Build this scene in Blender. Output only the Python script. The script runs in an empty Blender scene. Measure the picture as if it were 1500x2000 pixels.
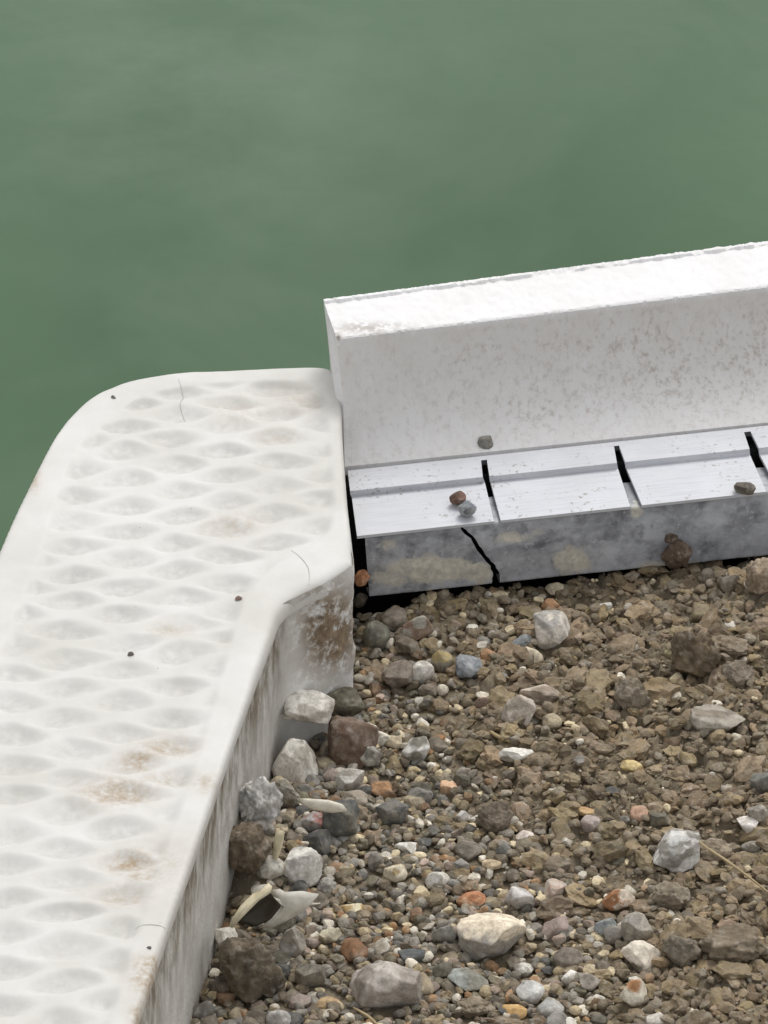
import bpy, bmesh, math, random
import numpy as np
from mathutils import Vector
random.seed(11)
RNG = np.random.default_rng(11)
SC = bpy.context.scene
COL = SC.collection

# ------------------------------------------------------------------ camera, sky, sun, exposure
PITCH, FPX, CAMH = math.radians(32.0), 8160.0, 1.7275
cam_d = bpy.data.cameras.new('camera')
cam = bpy.data.objects.new('camera', cam_d); COL.objects.link(cam)
cam.location = (0, 0, CAMH)
cam.rotation_euler = (math.radians(90) - PITCH, 0, 0)
cam_d.sensor_fit = 'VERTICAL'; cam_d.sensor_height = 24.0
cam_d.lens = 24.0 * FPX / 2000.0
cam_d.clip_start = 0.05; cam_d.clip_end = 500
SC.camera = cam
SUN_EL, SUN_AZ = math.radians(62), math.radians(22)      # overcast glow: high over the pool, a little to the right
w = bpy.data.worlds.new('World'); SC.world = w; w.use_nodes = True
nt = w.node_tree; nt.nodes.clear()
sky = nt.nodes.new('ShaderNodeTexSky'); sky.sky_type = 'NISHITA'; sky.sun_disc = False
sky.sun_elevation = SUN_EL; sky.sun_rotation = SUN_AZ
sky.air_density = 1.0; sky.dust_density = 2.0; sky.ozone_density = 1.0
hs = nt.nodes.new('ShaderNodeHueSaturation'); hs.inputs['Saturation'].default_value = 0.12
tc = nt.nodes.new('ShaderNodeTexCoord')
cn = nt.nodes.new('ShaderNodeTexNoise'); cn.inputs['Scale'].default_value = 2.2; cn.inputs['Detail'].default_value = 4
cr = nt.nodes.new('ShaderNodeMapRange'); cr.inputs[1].default_value = .35; cr.inputs[2].default_value = .65
cr.inputs[3].default_value = .6; cr.inputs[4].default_value = 1.45
mu = nt.nodes.new('ShaderNodeMix'); mu.data_type = 'RGBA'; mu.blend_type = 'MULTIPLY'; mu.inputs[0].default_value = 1
bg = nt.nodes.new('ShaderNodeBackground'); bg.inputs['Strength'].default_value = 0.15
wo = nt.nodes.new('ShaderNodeOutputWorld')
L = nt.links.new
L(sky.outputs[0], hs.inputs['Color']); L(tc.outputs['Generated'], cn.inputs['Vector']); L(cn.outputs['Fac'], cr.inputs[0])
L(hs.outputs[0], mu.inputs[6]); L(cr.outputs[0], mu.inputs[7]); L(mu.outputs[2], bg.inputs['Color']); L(bg.outputs[0], wo.inputs[0])
sun_d = bpy.data.lights.new('sun', 'SUN'); sun_d.energy = 0.85; sun_d.angle = math.radians(22); sun_d.color = (1, .97, .93)
sun = bpy.data.objects.new('sun', sun_d); COL.objects.link(sun)
sdir = Vector((math.sin(SUN_AZ) * math.cos(SUN_EL), math.cos(SUN_AZ) * math.cos(SUN_EL), math.sin(SUN_EL)))
sun.rotation_euler = sdir.to_track_quat('Z', 'Y').to_euler(); sun.location = sdir * 5
SC.view_settings.view_transform = 'Standard'; SC.view_settings.look = 'None'
SC.view_settings.exposure = 0.36; SC.view_settings.gamma = 1.0
SC.cycles.max_bounces = 6

# ------------------------------------------------------------------ photo geometry -> world geometry
SP, CP = math.sin(PITCH), math.cos(PITCH)
def at(px, py, z):
    a, b = (px - 750) / FPX, (1000 - py) / FPX
    d = np.array([a, CP + b * SP, -SP + b * CP])
    t = (z - CAMH) / d[2]
    return np.array([d[0] * t, d[1] * t, z])
def proj(P):
    P = np.atleast_2d(P); q = P - np.array([0, 0, CAMH])
    dep = q[:, 1] * CP - q[:, 2] * SP
    return np.stack([750 + FPX * q[:, 0] / dep, 1000 - FPX * (q[:, 1] * SP + q[:, 2] * CP) / dep], 1)
def pxm(px, py, z=0):                                       # photo pixels per metre there
    p = at(px, py, z); return FPX / (p[1] * CP - (p[2] - CAMH) * SP)

# ------------------------------------------------------------------ small tools
def lin(c):
    c = np.asarray(c, float) / 255.0
    return np.where(c <= .04045, c / 12.92, ((c + .055) / 1.055) ** 2.4)
def _h(i, j, k, s):
    n = (i * 374761393 + j * 668265263 + k * 2147483647 + s * 1274126177) & 0xffffffff
    n = ((n ^ (n >> 13)) * 1274126177) & 0xffffffff
    n = ((n ^ (n >> 16)) * 2246822519) & 0xffffffff
    return ((n ^ (n >> 15)) & 0xffff) / 65535.0
def vnoise(P, seed=0):                                      # value noise, -1..1
    P = np.asarray(P, float); i = np.floor(P).astype(np.int64); f = P - i; f = f * f * (3 - 2 * f); r = 0
    for a in (0, 1):
        for b in (0, 1):
            for c in (0, 1):
                wgt = (f[:, 0] if a else 1 - f[:, 0]) * (f[:, 1] if b else 1 - f[:, 1]) * (f[:, 2] if c else 1 - f[:, 2])
                r = r + wgt * _h(i[:, 0] + a, i[:, 1] + b, i[:, 2] + c, seed)
    return r * 2 - 1
def fbm(P, octv=4, seed=0, gain=.5):
    r = 0; a = 1; P = np.asarray(P, float)
    for o in range(octv):
        r = r + a * vnoise(P * 2 ** o + 17.3 * o, seed + o); a *= gain
    return r
def smooth(e0, e1, x):
    t = np.clip((x - e0) / (e1 - e0), 0, 1); return t * t * (3 - 2 * t)
def mesh_obj(name, V, F, mat, parent=None, attrs=None, col=None, shade=True):
    m = bpy.data.meshes.new(name)
    V = np.asarray(V, float)
    if isinstance(F, np.ndarray):
        n, k = F.shape
        m.vertices.add(len(V)); m.vertices.foreach_set('co', V.astype(np.float32).ravel())
        m.loops.add(n * k); m.loops.foreach_set('vertex_index', F.astype(np.int32).ravel())
        m.polygons.add(n); m.polygons.foreach_set('loop_start', np.arange(0, n * k, k, dtype=np.int32))
        m.update(calc_edges=True)
    else:
        m.from_pydata([tuple(v) for v in V], [], [tuple(f) for f in F]); m.update()
    for an, av in (attrs or {}).items():
        at_ = m.attributes.new(an, 'FLOAT', 'POINT'); at_.data.foreach_set('value', np.asarray(av, np.float32))
    if col is not None:
        ca = m.color_attributes.new('Col', 'FLOAT_COLOR', 'POINT')
        c4 = np.ones((len(V), 4), np.float32); c4[:, :3] = col; ca.data.foreach_set('color', c4.ravel())
    m.polygons.foreach_set('use_smooth', np.full(len(m.polygons), shade))
    m.materials.append(mat)
    o = bpy.data.objects.new(name, m); COL.objects.link(o)
    if parent: o.parent = parent
    return o
def tag(o, label=None, cat=None, group=None, kind=None):
    if label: o['label'] = label
    if cat: o['category'] = cat
    if group: o['group'] = group
    if kind: o['kind'] = kind
    return o
def empty(name, loc, label, cat, group=None):
    o = bpy.data.objects.new(name, None); COL.objects.link(o); o.location = loc; o.empty_display_size = .05
    return tag(o, label, cat, group)
def child(o, par):                                          # keep world place while parenting to an empty without rotation
    o.parent = par; o.location = -Vector(par.location); return o
def grid_faces(nu, nv):                                     # verts indexed i*nv+j
    i, j = np.meshgrid(np.arange(nu - 1), np.arange(nv - 1), indexing='ij')
    a = (i * nv + j).ravel()
    return np.stack([a, a + nv, a + nv + 1, a + 1], 1)
def tube(path, r, sides=6, taper=True):
    path = np.asarray(path, float); n = len(path); V = []; F = []
    for i, p in enumerate(path):
        t = path[min(i + 1, n - 1)] - path[max(i - 1, 0)]; t /= np.linalg.norm(t)
        a = np.cross(t, [0, 0, 1.]); a /= np.linalg.norm(a) + 1e-9; b = np.cross(a, t)
        rr = r * ((.35 + .65 * math.sin(math.pi * (i + .5) / n)) if taper else 1)
        for k in range(sides):
            th = 2 * math.pi * k / sides; V.append(p + rr * (a * math.cos(th) + b * math.sin(th)))
    for i in range(n - 1):
        for k in range(sides):
            F.append((i * sides + k, i * sides + (k + 1) % sides, (i + 1) * sides + (k + 1) % sides, (i + 1) * sides + k))
    F.append(tuple(range(sides - 1, -1, -1))); F.append(tuple((n - 1) * sides + k for k in range(sides)))
    return V, F
def catmull(P, n):
    P = np.asarray(P, float); out = []
    for i in range(len(P) - 1):
        p0, p1, p2, p3 = P[max(i - 1, 0)], P[i], P[i + 1], P[min(i + 2, len(P) - 1)]
        for t in np.linspace(0, 1, n, endpoint=False):
            out.append(.5 * ((2 * p1) + (p2 - p0) * t + (2 * p0 - 5 * p1 + 4 * p2 - p3) * t * t + (3 * p1 - p0 - 3 * p2 + p3) * t ** 3))
    out.append(P[-1]); return np.array(out)

# ------------------------------------------------------------------ materials
class NT:
    def __init__(s, name):
        s.m = bpy.data.materials.new(name); s.m.use_nodes = True; s.t = s.m.node_tree
        s.b = s.t.nodes['Principled BSDF']; s.co = s.n('ShaderNodeTexCoord').outputs['Object']
    def n(s, t): return s.t.nodes.new(t)
    def l(s, a, b): s.t.links.new(a, b)
    def noise(s, scale, detail=3, rough=.55, vec=None, dist=0):
        x = s.n('ShaderNodeTexNoise'); x.inputs['Scale'].default_value = scale; x.inputs['Detail'].default_value = detail
        x.inputs['Roughness'].default_value = rough; x.inputs['Distortion'].default_value = dist
        s.l(vec or s.co, x.inputs['Vector']); return x.outputs['Fac']
    def voro(s, scale, out='Distance', vec=None):
        x = s.n('ShaderNodeTexVoronoi'); x.inputs['Scale'].default_value = scale; s.l(vec or s.co, x.inputs['Vector']); return x.outputs[out]
    def stretch(s, sc):
        x = s.n('ShaderNodeMapping'); x.inputs['Scale'].default_value = sc; s.l(s.co, x.inputs['Vector']); return x.outputs[0]
    def rng(s, v, a, b, c=0, d=1):
        x = s.n('ShaderNodeMapRange'); s.l(v, x.inputs[0])
        for k, q in enumerate((a, b, c, d)): x.inputs[k + 1].default_value = q
        return x.outputs[0]
    def math(s, op, a, b=None):
        x = s.n('ShaderNodeMath'); x.operation = op
        for k, v in enumerate((a, b)):
            if v is None: continue
            if isinstance(v, (int, float)): x.inputs[k].default_value = v
            else: s.l(v, x.inputs[k])
        x.use_clamp = op != 'SUBTRACT'
        return x.outputs[0]
    def mix(s, f, a, b, mode='MIX'):
        x = s.n('ShaderNodeMix'); x.data_type = 'RGBA'; x.blend_type = mode
        for k, v in ((0, f), (6, a), (7, b)):
            if isinstance(v, (int, float)): x.inputs[k].default_value = v
            elif isinstance(v, (tuple, list, np.ndarray)): x.inputs[k].default_value = (*[float(q) for q in v[:3]], 1)
            else: s.l(v, x.inputs[k])
        return x.outputs[2]
    def attr(s, name, out='Fac'):
        x = s.n('ShaderNodeAttribute'); x.attribute_name = name; return x.outputs[out]
    def bump(s, h, strength=.3, dist=.001):
        x = s.n('ShaderNodeBump'); x.inputs['Strength'].default_value = strength; x.inputs['Distance'].default_value = dist
        s.l(h, x.inputs['Height'])
        prev = s.b.inputs['Normal']
        if prev.is_linked: s.l(prev.links[0].from_socket, x.inputs['Normal'])
        s.l(x.outputs[0], s.b.inputs['Normal'])
    def fin(s, col, rough=.6, spec=.4, metal=0):
        if isinstance(col, (tuple, list, np.ndarray)): s.b.inputs['Base Color'].default_value = (*[float(q) for q in col[:3]], 1)
        else: s.l(col, s.b.inputs['Base Color'])
        if isinstance(rough, (int, float)): s.b.inputs['Roughness'].default_value = rough
        else: s.l(rough, s.b.inputs['Roughness'])
        s.b.inputs['Specular IOR Level'].default_value = spec; s.b.inputs['Metallic'].default_value = metal
        return s.m

MUD, MUD2 = (.20, .145, .095), (.105, .08, .056)
def mat_tread():
    t = NT('moulded_white_plastic')
    base = t.mix(t.rng(t.noise(13, 5, .6), .36, .66), (.66, .645, .612), (.57, .552, .508))
    base = t.mix(t.math('MULTIPLY', t.attr('grime_dip_tone'), t.rng(t.noise(160, 4), .3, .65, .1, .9)), base, (.40, .388, .36))
    base = t.mix(t.math('MULTIPLY', t.attr('mud'), t.rng(t.noise(170, 5, .65), .32, .62)), base, (.36, .27, .17))
    sp = t.rng(t.voro(95), .02, .075, 1, 0)
    sp = t.math('MULTIPLY', sp, t.rng(t.noise(27, 2), .56, .64))
    base = t.mix(t.math('MULTIPLY', sp, .7), base, (.16, .14, .12))
    t.bump(t.noise(420, 3), .12, .0006); t.bump(t.noise(60, 3), .15, .0015)
    return t.fin(base, .5, .35)
def mat_wall():
    t = NT('dirty_white_plastic_side')
    v = t.stretch((75, 75, 34))
    base = t.mix(t.rng(t.noise(14, 4), .3, .7), (.66, .645, .60), (.50, .482, .44))
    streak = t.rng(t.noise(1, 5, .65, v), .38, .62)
    base = t.mix(t.math('MULTIPLY', streak, t.attr('grime_dip_tone')), base, (.175, .135, .092))
    m = t.math('MULTIPLY', t.attr('mud'), t.rng(t.noise(85, 7, .72, None, .15), .37, .50))
    mc = t.mix(t.rng(t.noise(230, 3), .35, .7), (.29, .215, .14), (.15, .115, .08))
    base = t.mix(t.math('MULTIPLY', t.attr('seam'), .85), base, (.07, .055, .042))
    base2 = t.mix(t.attr('clean'), base, (.80, .79, .76))
    base2 = t.mix(m, base2, mc)
    t.bump(t.math('ADD', m, t.noise(300, 3)), .5, .0012)
    return t.fin(base2, .65, .3)
def mat_foam():
    t = NT('white_foam')
    fine = t.math('MULTIPLY', t.rng(t.noise(210, 5, .7, t.stretch((1, 1, .7))), .50, .68), t.rng(t.noise(22, 3), .35, .6, .5, 1))
    mid = t.math('MULTIPLY', t.rng(t.noise(150, 4, .65), .55, .68), .8)
    s = t.math('ADD', t.math('MULTIPLY', fine, t.attr('fine')), t.math('MULTIPLY', mid, t.attr('splash')))
    base = t.mix(t.rng(t.noise(25, 3), .35, .7), (.775, .765, .76), (.735, .72, .705))
    base = t.mix(t.math('MULTIPLY', t.attr('face_tone'), t.rng(t.noise(40, 4), .3, .7, .5, 1)), base, (.63, .60, .565))
    base = t.mix(t.math('MULTIPLY', s, .68), base, (.36, .30, .25))
    base = t.mix(t.math('MULTIPLY', t.attr('mud'), t.rng(t.noise(200, 4), .4, .55)), base, (.22, .16, .10))
    t.bump(t.voro(420), .15, .0006); t.bump(t.noise(120, 3), .15, .001)
    return t.fin(base, .75, .25)
def mat_track():
    t = NT('satin_white_aluminium')
    base = t.mix(t.rng(t.noise(30, 3), .3, .7), (.62, .628, .655), (.56, .568, .59))
    v = t.n('ShaderNodeCombineXYZ'); t.l(t.math('MULTIPLY', t.attr('along'), 1.0), v.inputs[0])
    a2 = t.n('ShaderNodeMath'); a2.operation = 'MULTIPLY'; t.l(t.attr('across'), a2.inputs[0]); a2.inputs[1].default_value = 64; t.l(a2.outputs[0], v.inputs[1])
    a3 = t.n('ShaderNodeMath'); a3.operation = 'MULTIPLY'; t.l(t.attr('along'), a3.inputs[0]); a3.inputs[1].default_value = 7; t.l(a3.outputs[0], v.inputs[0])
    line = t.noise(1, 2, .5, v.outputs[0])
    base = t.mix(t.rng(line, .50, .66, 0, .27), base, (.34, .35, .39))
    d = t.math('MULTIPLY', t.rng(t.noise(260, 3, .6), .60, .66), t.rng(t.noise(24, 2), .42, .6))
    base = t.mix(t.math('MULTIPLY', d, .75), base, (.24, .20, .165))
    t.bump(line, .1, .0006)
    return t.fin(base, .55, .35, .1)
def mat_steel():
    t = NT('weathered_galvanised_steel')
    sp = t.voro(150, 'Color'); bw = t.n('ShaderNodeRGBToBW'); t.l(sp, bw.inputs[0])
    base = t.mix(t.rng(t.noise(26, 6, .68, t.stretch((1, 1, 1.6)), .1), .38, .64), (.145, .15, .162), (.47, .485, .51))
    base = t.mix(t.math('MULTIPLY', bw.outputs[0], .2), base, (.58, .59, .61))
    base = t.mix(t.math('MULTIPLY', t.rng(t.noise(70, 4, .6), .52, .64), .55), base, (.09, .095, .105))
    base = t.mix(t.math('MULTIPLY', t.attr('zinc'), t.rng(t.noise(48, 5, .65), .36, .6)), base, (.54, .555, .59))
    x = t.n('ShaderNodeMath'); x.operation = 'MULTIPLY_ADD'; t.l(t.noise(75, 6, .7, None, .1), x.inputs[0]); x.inputs[1].default_value = 1.5; t.l(t.attr('mud'), x.inputs[2])
    m = t.rng(x.outputs[0], 1.16, 1.38)
    mc = t.mix(t.rng(t.noise(150, 5, .7), .34, .66), (.72, .685, .58), (.44, .42, .38))
    base = t.mix(t.math('MULTIPLY', t.rng(t.noise(190, 4, .7), .56, .66), .5), base, (.56, .57, .60))
    base = t.mix(m, base, mc)
    t.bump(t.noise(150, 4), .25, .001)
    return t.fin(base, .58, .45, .25)
def mat_plain(name, c, rough=.7, spec=.3):
    t = NT(name)
    base = t.mix(t.rng(t.noise(60, 4), .3, .7), c, tuple(q * .72 for q in c))
    t.bump(t.noise(200, 4), .3, .001); return t.fin(base, rough, spec)
def mat_stone():
    t = NT('natural_stone')
    c = t.attr('Col', 'Color')
    v = t.mix(t.rng(t.noise(170, 6, .7), .3, .72), (.58, .57, .55), (1.36, 1.36, 1.36))
    c = t.mix(1.0, c, v, 'MULTIPLY')
    c = t.mix(t.math('MULTIPLY', t.rng(t.noise(125, 4, .65, None, .3), .54, .66), .28), c, (.60, .56, .49))
    d = t.math('MULTIPLY', t.rng(t.noise(75, 5, .65, None, .4), .47, .66), t.attr('dust'))
    c = t.mix(d, c, (.235, .188, .13))
    c = t.mix(t.math('MULTIPLY', t.rng(t.noise(520, 2), .62, .7), .35), c, (.04, .035, .03))
    t.bump(t.noise(230, 6, .7), .6, .0018)
    return t.fin(c, .8, .28)
def mat_soil():
    t = NT('damp_gravelly_soil')
    c = t.mix(t.rng(t.noise(45, 6, .65), .32, .68), (.285, .228, .15), (.17, .134, .088))
    c = t.mix(t.rng(t.noise(16, 3), .42, .68, 0, .75), c, (.29, .25, .185))
    c = t.mix(t.math('MULTIPLY', t.rng(t.voro(260), .10, .26, 1, 0), t.rng(t.noise(60, 2), .45, .6)), c, (.38, .345, .285))
    c = t.mix(t.attr('lip_shade'), c, (.05, .042, .033))
    t.bump(t.noise(330, 6, .7), .8, .0022); t.bump(t.voro(210), .5, .0016)
    return t.fin(c, .85, .22)
WZ = -.10
def mat_water():
    t = NT('murky_green_water')
    c = t.mix(t.rng(t.noise(1.6, 4, .5, None, .3), .30, .70), (.028, .078, .025), (.051, .114, .043))
    t.bump(t.noise(7, 3), .04, .02); t.bump(t.noise(70, 2), .012, .01)
    c = t.mix(t.math('MULTIPLY', t.rng(t.noise(5.5, 4, .6, None, 1.0), .54, .74), .22), c, (.03, .068, .03))
    c = t.mix(t.math('MULTIPLY', t.rng(t.noise(2.6, 5, .6, t.stretch((1, .8, 1)), .5), .48, .74), .32), c, (.115, .17, .098))
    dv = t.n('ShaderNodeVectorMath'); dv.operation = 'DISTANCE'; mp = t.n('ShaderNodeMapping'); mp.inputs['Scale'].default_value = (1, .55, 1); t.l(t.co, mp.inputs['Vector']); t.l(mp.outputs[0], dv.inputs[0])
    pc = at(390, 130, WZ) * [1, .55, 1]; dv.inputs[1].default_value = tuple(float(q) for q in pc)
    c = t.mix(t.math('MULTIPLY', t.rng(dv.outputs['Value'], .0, .30, 1, 0), t.rng(t.noise(6, 5, .6), .32, .66, .15, .8)), c, (.118, .178, .108))  # paler patch painted into the base colour for reflected cloud
    m = t.fin(c, .12, .5); t.b.inputs['IOR'].default_value = 1.33
    return m
M_TREAD, M_WALL, M_FOAM, M_TRACK, M_STEEL = mat_tread(), mat_wall(), mat_foam(), mat_track(), mat_steel()
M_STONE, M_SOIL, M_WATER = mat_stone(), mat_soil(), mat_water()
M_DARK = mat_plain('void_shade_black', (.018, .018, .019), .8)  # near-black colour standing in for the shade of the hollow
M_LINER = mat_plain('pale_pool_wall', (.42, .44, .42))
M_CRACK = mat_plain('dark_hairline', (.47, .46, .43))
M_STRAW = mat_plain('dry_straw', (.46, .36, .20), .6)
M_SHELL = NT('broken_shell'); M_SHELL = M_SHELL.fin(M_SHELL.mix(1, M_SHELL.attr('Col', 'Color'), M_SHELL.mix(M_SHELL.rng(M_SHELL.noise(130, 4), .35, .7), (.75, .73, .68), (1.05, 1.05, 1.05)), 'MULTIPLY'), .45, .4)

# ------------------------------------------------------------------ water
WZ = -.10
V = [(-14, -3, WZ), (14, -3, WZ), (14, 30, WZ), (-14, 30, WZ)]
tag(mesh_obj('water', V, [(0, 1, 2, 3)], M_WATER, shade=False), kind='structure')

# ------------------------------------------------------------------ the white pool step
T = .115
R_EDGE = .0042
out_px = [(-420, 2260), (-250, 1740), (-120, 1370), (0, 1070), (55, 950), (100, 862), (135, 812), (180, 774), (240, 746), (330, 729),
          (430, 721), (540, 717), (625, 716), (652, 724), (664, 748), (669, 850), (676, 950), (683, 1020), (692, 1084),
          (684, 1100), (640, 1128), (600, 1146), (566, 1166), (545, 1192), (534, 1222), (508, 1296), (470, 1400), (420, 1542), (352, 1738), (262, 2000), (172, 2260)]
OUT = catmull(np.array([at(x, y, T)[:2] for x, y in out_px]), 10)
OUT = OUT[np.concatenate([[True], np.linalg.norm(np.diff(OUT, axis=0), axis=1) > 1e-5])]
inn_px = [(-330, 2300), (-190, 1760), (-70, 1450), (15, 1224), (65, 1104), (95, 1004), (135, 897), (172, 848), (225, 802), (300, 764), (420, 745), (600, 742), (640, 768),
          (652, 900), (655, 1010), (625, 1058), (545, 1102), (480, 1176), (446, 1290), (395, 1470), (335, 1640), (275, 1820), (222, 1985), (140, 2260)]
INN = catmull(np.array([at(x, y, T)[:2] for x, y in inn_px]), 6)
def sdf(P, poly):                                           # >0 inside; nearest boundary point too
    best = np.full(len(P), 1e9); near = np.zeros_like(P); inside = np.zeros(len(P), bool)
    for a, b in zip(poly, np.roll(poly, -1, 0)):
        ab = b - a; t = np.clip(((P - a) @ ab) / (ab @ ab + 1e-18), 0, 1); q = a + t[:, None] * ab
        d = np.linalg.norm(P - q, axis=1); k = d < best; best[k] = d[k]; near[k] = q[k]
        c = (a[1] > P[:, 1]) != (b[1] > P[:, 1])
        xx = (b[0] - a[0]) * (P[:, 1] - a[1]) / (b[1] - a[1] + 1e-18) + a[0]
        inside ^= c & (P[:, 0] < xx)
    return np.where(inside, best, -best), near
G = .0013
x0, y0 = OUT.min(0) - 2 * G; x1, y1 = OUT.max(0) + 2 * G
gx, gy = np.arange(x0, x1, G), np.arange(y0, y1, G)
nx, ny = len(gx), len(gy)
P2 = np.stack(np.meshgrid(gx, gy, indexing='ij'), -1).reshape(-1, 2)
D, NEAR = sdf(P2, OUT)
F = grid_faces(nx, ny)
keep = (D[F] > G * .25).any(1)
F = F[keep]
use = np.unique(F); snap = use[D[use] < G * .25]
Q2 = P2.copy(); Q2[snap] = NEAR[snap]
remap = np.full(len(P2), -1); remap[use] = np.arange(len(use)); F = remap[F]; Q2 = Q2[use]
D2, _ = sdf(Q2, OUT); D2 = np.maximum(D2, 0); D2[remap[snap]] = 0
DI, _ = sdf(Q2, INN)
# lozenge dimples on a slightly turned lattice
ang = math.radians(2.9); e1 = np.array([math.cos(ang), math.sin(ang)]); e2 = np.array([-math.sin(ang), math.cos(ang)])
o2 = at(443, 877, T)[:2]
cs = (at(542, 953, T) - at(340, 953, T))[0] / 2
rs = (at(340, 854, T) - at(340, 1109, T))[1] / 5
wob = np.stack([fbm(np.c_[Q2 * 22, np.zeros(len(Q2))], 2, 5), fbm(np.c_[Q2 * 22, np.ones(len(Q2)) * 9], 2, 6)], 1)
uu = (Q2 - o2) @ e1 / cs + wob[:, 0] * .16; vv = (Q2 - o2) @ e2 / rs + wob[:, 1] * .15
def dimple(u, v, off):
    cu = np.round((u - off) / 2) * 2 + off; cv = np.round(v + .03 - (.5 if off else 0)) + (.5 if off else 0)
    du, sv = np.abs(u - cu), v - cv + .06
    dv = np.where(sv > 0, sv / 1.12, -sv / .78)
    rnd = vnoise(np.c_[cu * 3.7, cv * 5.1, np.full(len(u), off + .5)], 3)
    r = (np.maximum(du + .03 * rnd, 0) / .74) ** 1.5 + (dv * (1 + .18 * rnd) / .41) ** 1.6
    return (1 - smooth(.0, 1.08, r)) * (1 + .35 * rnd)
dm = np.maximum(dimple(uu, vv, 0), dimple(uu, vv, 1)) * smooth(-.001, .010, DI)
zt = T - (R_EDGE - np.sqrt(np.maximum(R_EDGE ** 2 - (R_EDGE - np.minimum(D2, R_EDGE)) ** 2, 0)))
zt = zt - .0039 * dm - .0007 * smooth(0, .006, DI)
zt = zt + .0009 * fbm(np.c_[Q2 * 32, np.zeros(len(Q2))], 3, 8)
# a softer, wider roll along the short return edge beside the wall panel
pq = proj(np.c_[Q2, np.full(len(Q2), T)])
soft = smooth(470, 580, pq[:, 0]) * smooth(1020, 1090, pq[:, 1])
RS = .017; zt = zt - soft * .55 * (RS - np.sqrt(np.maximum(RS ** 2 - (RS - np.minimum(D2, RS)) ** 2, 0)))
mud = np.zeros(len(Q2))
for bx, by, rx, ry, s in ((228, 1546, 62, 26, 1), (268, 1484, 34, 20, .9), (325, 1458, 48, 20, .7), (255, 1682, 45, 22, .95), (275, 1708, 30, 12, .8), (310, 1690, 60, 45, .35),
                          (400, 1530, 26, 18, .55), (288, 1905, 28, 30, 1.3), (280, 1980, 22, 26, 1.2), (300, 1880, 14, 14, 1.2), (330, 1228, 40, 14, .45),
                          (460, 1020, 60, 22, .35), (240, 1745, 60, 26, .4), (320, 1520, 45, 14, .45), (545, 848, 40, 16, .3), (470, 800, 60, 30, .25), (590, 780, 50, 30, .3), (62, 930, 14, 30, .9)):
    mud = np.maximum(mud, s * np.exp(-(((pq[:, 0] - bx) / rx) ** 2 + ((pq[:, 1] - by) / ry) ** 2)))
mud = np.clip(mud * 1.15, 0, 1)
grime_dip_tone = np.clip(.56 * dm + .10 * smooth(.01, 0, D2), 0, 1)  # greyer tone following dimple depth, slight at the rim
# skirt: short lip below the rounded rim
edge = {}
for f in F:
    for a, b in zip(f, np.roll(f, -1)): edge[(a, b)] = edge.get((a, b), 0) + 1
bd = [(a, b) for (a, b) in edge if (b, a) not in edge]
bv = sorted({q for e in bd for q in e}); bi = {q: len(Q2) + k for k, q in enumerate(bv)}
V3 = np.c_[Q2, zt]
low = V3[bv].copy(); low[:, 2] -= .006 - .0045 * soft[bv]
skirt = np.array([(b, a, bi[a], bi[b]) for a, b in bd])
V3 = np.vstack([V3, low])
mud = np.r_[mud, mud[bv]]; grime_dip_tone = np.r_[grime_dip_tone, grime_dip_tone[bv] + .3]
STEP = empty('pool_step', (float(at(300, 1300, T)[0]), float(at(300, 1300, T)[1]), 0), 'broad off-white moulded pool step with lozenge anti-slip dimples, at left beside the gravel', 'pool step')
child(mesh_obj('tread', V3, np.vstack([F, skirt]), M_TREAD, None, {'mud': mud, 'grime_dip_tone': grime_dip_tone}), STEP)
# side wall, set in 3 mm under the lip
def inset(poly, d):
    t = np.roll(poly, -1, 0) - np.roll(poly, 1, 0); t /= np.linalg.norm(t, axis=1)[:, None] + 1e-12
    nrm = np.stack([t[:, 1], -t[:, 0]], 1)
    c, _ = sdf(poly + nrm * 1e-3, poly)
    nrm[c < 0] *= -1
    return poly + nrm * d
def resample(poly, step):
    P = np.vstack([poly, poly[:1]]); s = np.r_[0, np.cumsum(np.linalg.norm(np.diff(P, axis=0), axis=1))]
    q = np.linspace(0, s[-1], int(s[-1] / step)); return np.stack([np.interp(q, s, P[:, k]) for k in (0, 1)], 1)
WP = resample(inset(OUT, .0030), .002)
zs = np.r_[np.linspace(T - .004, -.03, 62), -.12, -.40]
flare = np.interp(zs, [-.4, -.03, T - .03, T - .004], [.0, .0, .0, -.0015])
nW = len(WP)
WV = np.zeros((nW, len(zs), 3)); WV[:, :, :2] = WP[:, None, :]; WV[:, :, 2] = zs[None]
flat = WV.reshape(-1, 3)
wp = proj(flat)
lump = fbm(flat * 70, 4, 21)
plate = smooth(545, 575, wp[:, 0]) * smooth(705, 690, wp[:, 0]) * (flat[:, 2] > -.2) * smooth(1060, 1090, wp[:, 1])
wmud = np.clip(plate * 1.3 * np.exp(-(((wp[:, 0] - 640) / 52) ** 2 + ((wp[:, 1] - 1225) / 75) ** 2) * .8) + plate * .12, 0, 1)
dx = np.gradient(WP, axis=0); dx /= np.linalg.norm(dx, axis=1)[:, None]; nW2 = np.stack([dx[:, 1], -dx[:, 0]], 1)
c_, _ = sdf(WP + nW2 * 1e-3, WP); nW2[c_ > 0] *= -1
disp = (plate * wmud * np.maximum(lump, -.2) * .003 + .0023 * plate + .0008 * fbm(flat * 30, 3, 4)) * (flat[:, 2] > -.1)
flat[:, :2] += np.repeat(nW2, len(zs), 0) * disp[:, None]
WF = grid_faces(nW, len(zs))
jj = np.arange(len(zs) - 1); WF = np.vstack([WF, np.stack([(nW - 1) * len(zs) + jj, jj, jj + 1, (nW - 1) * len(zs) + jj + 1], 1)])
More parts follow.
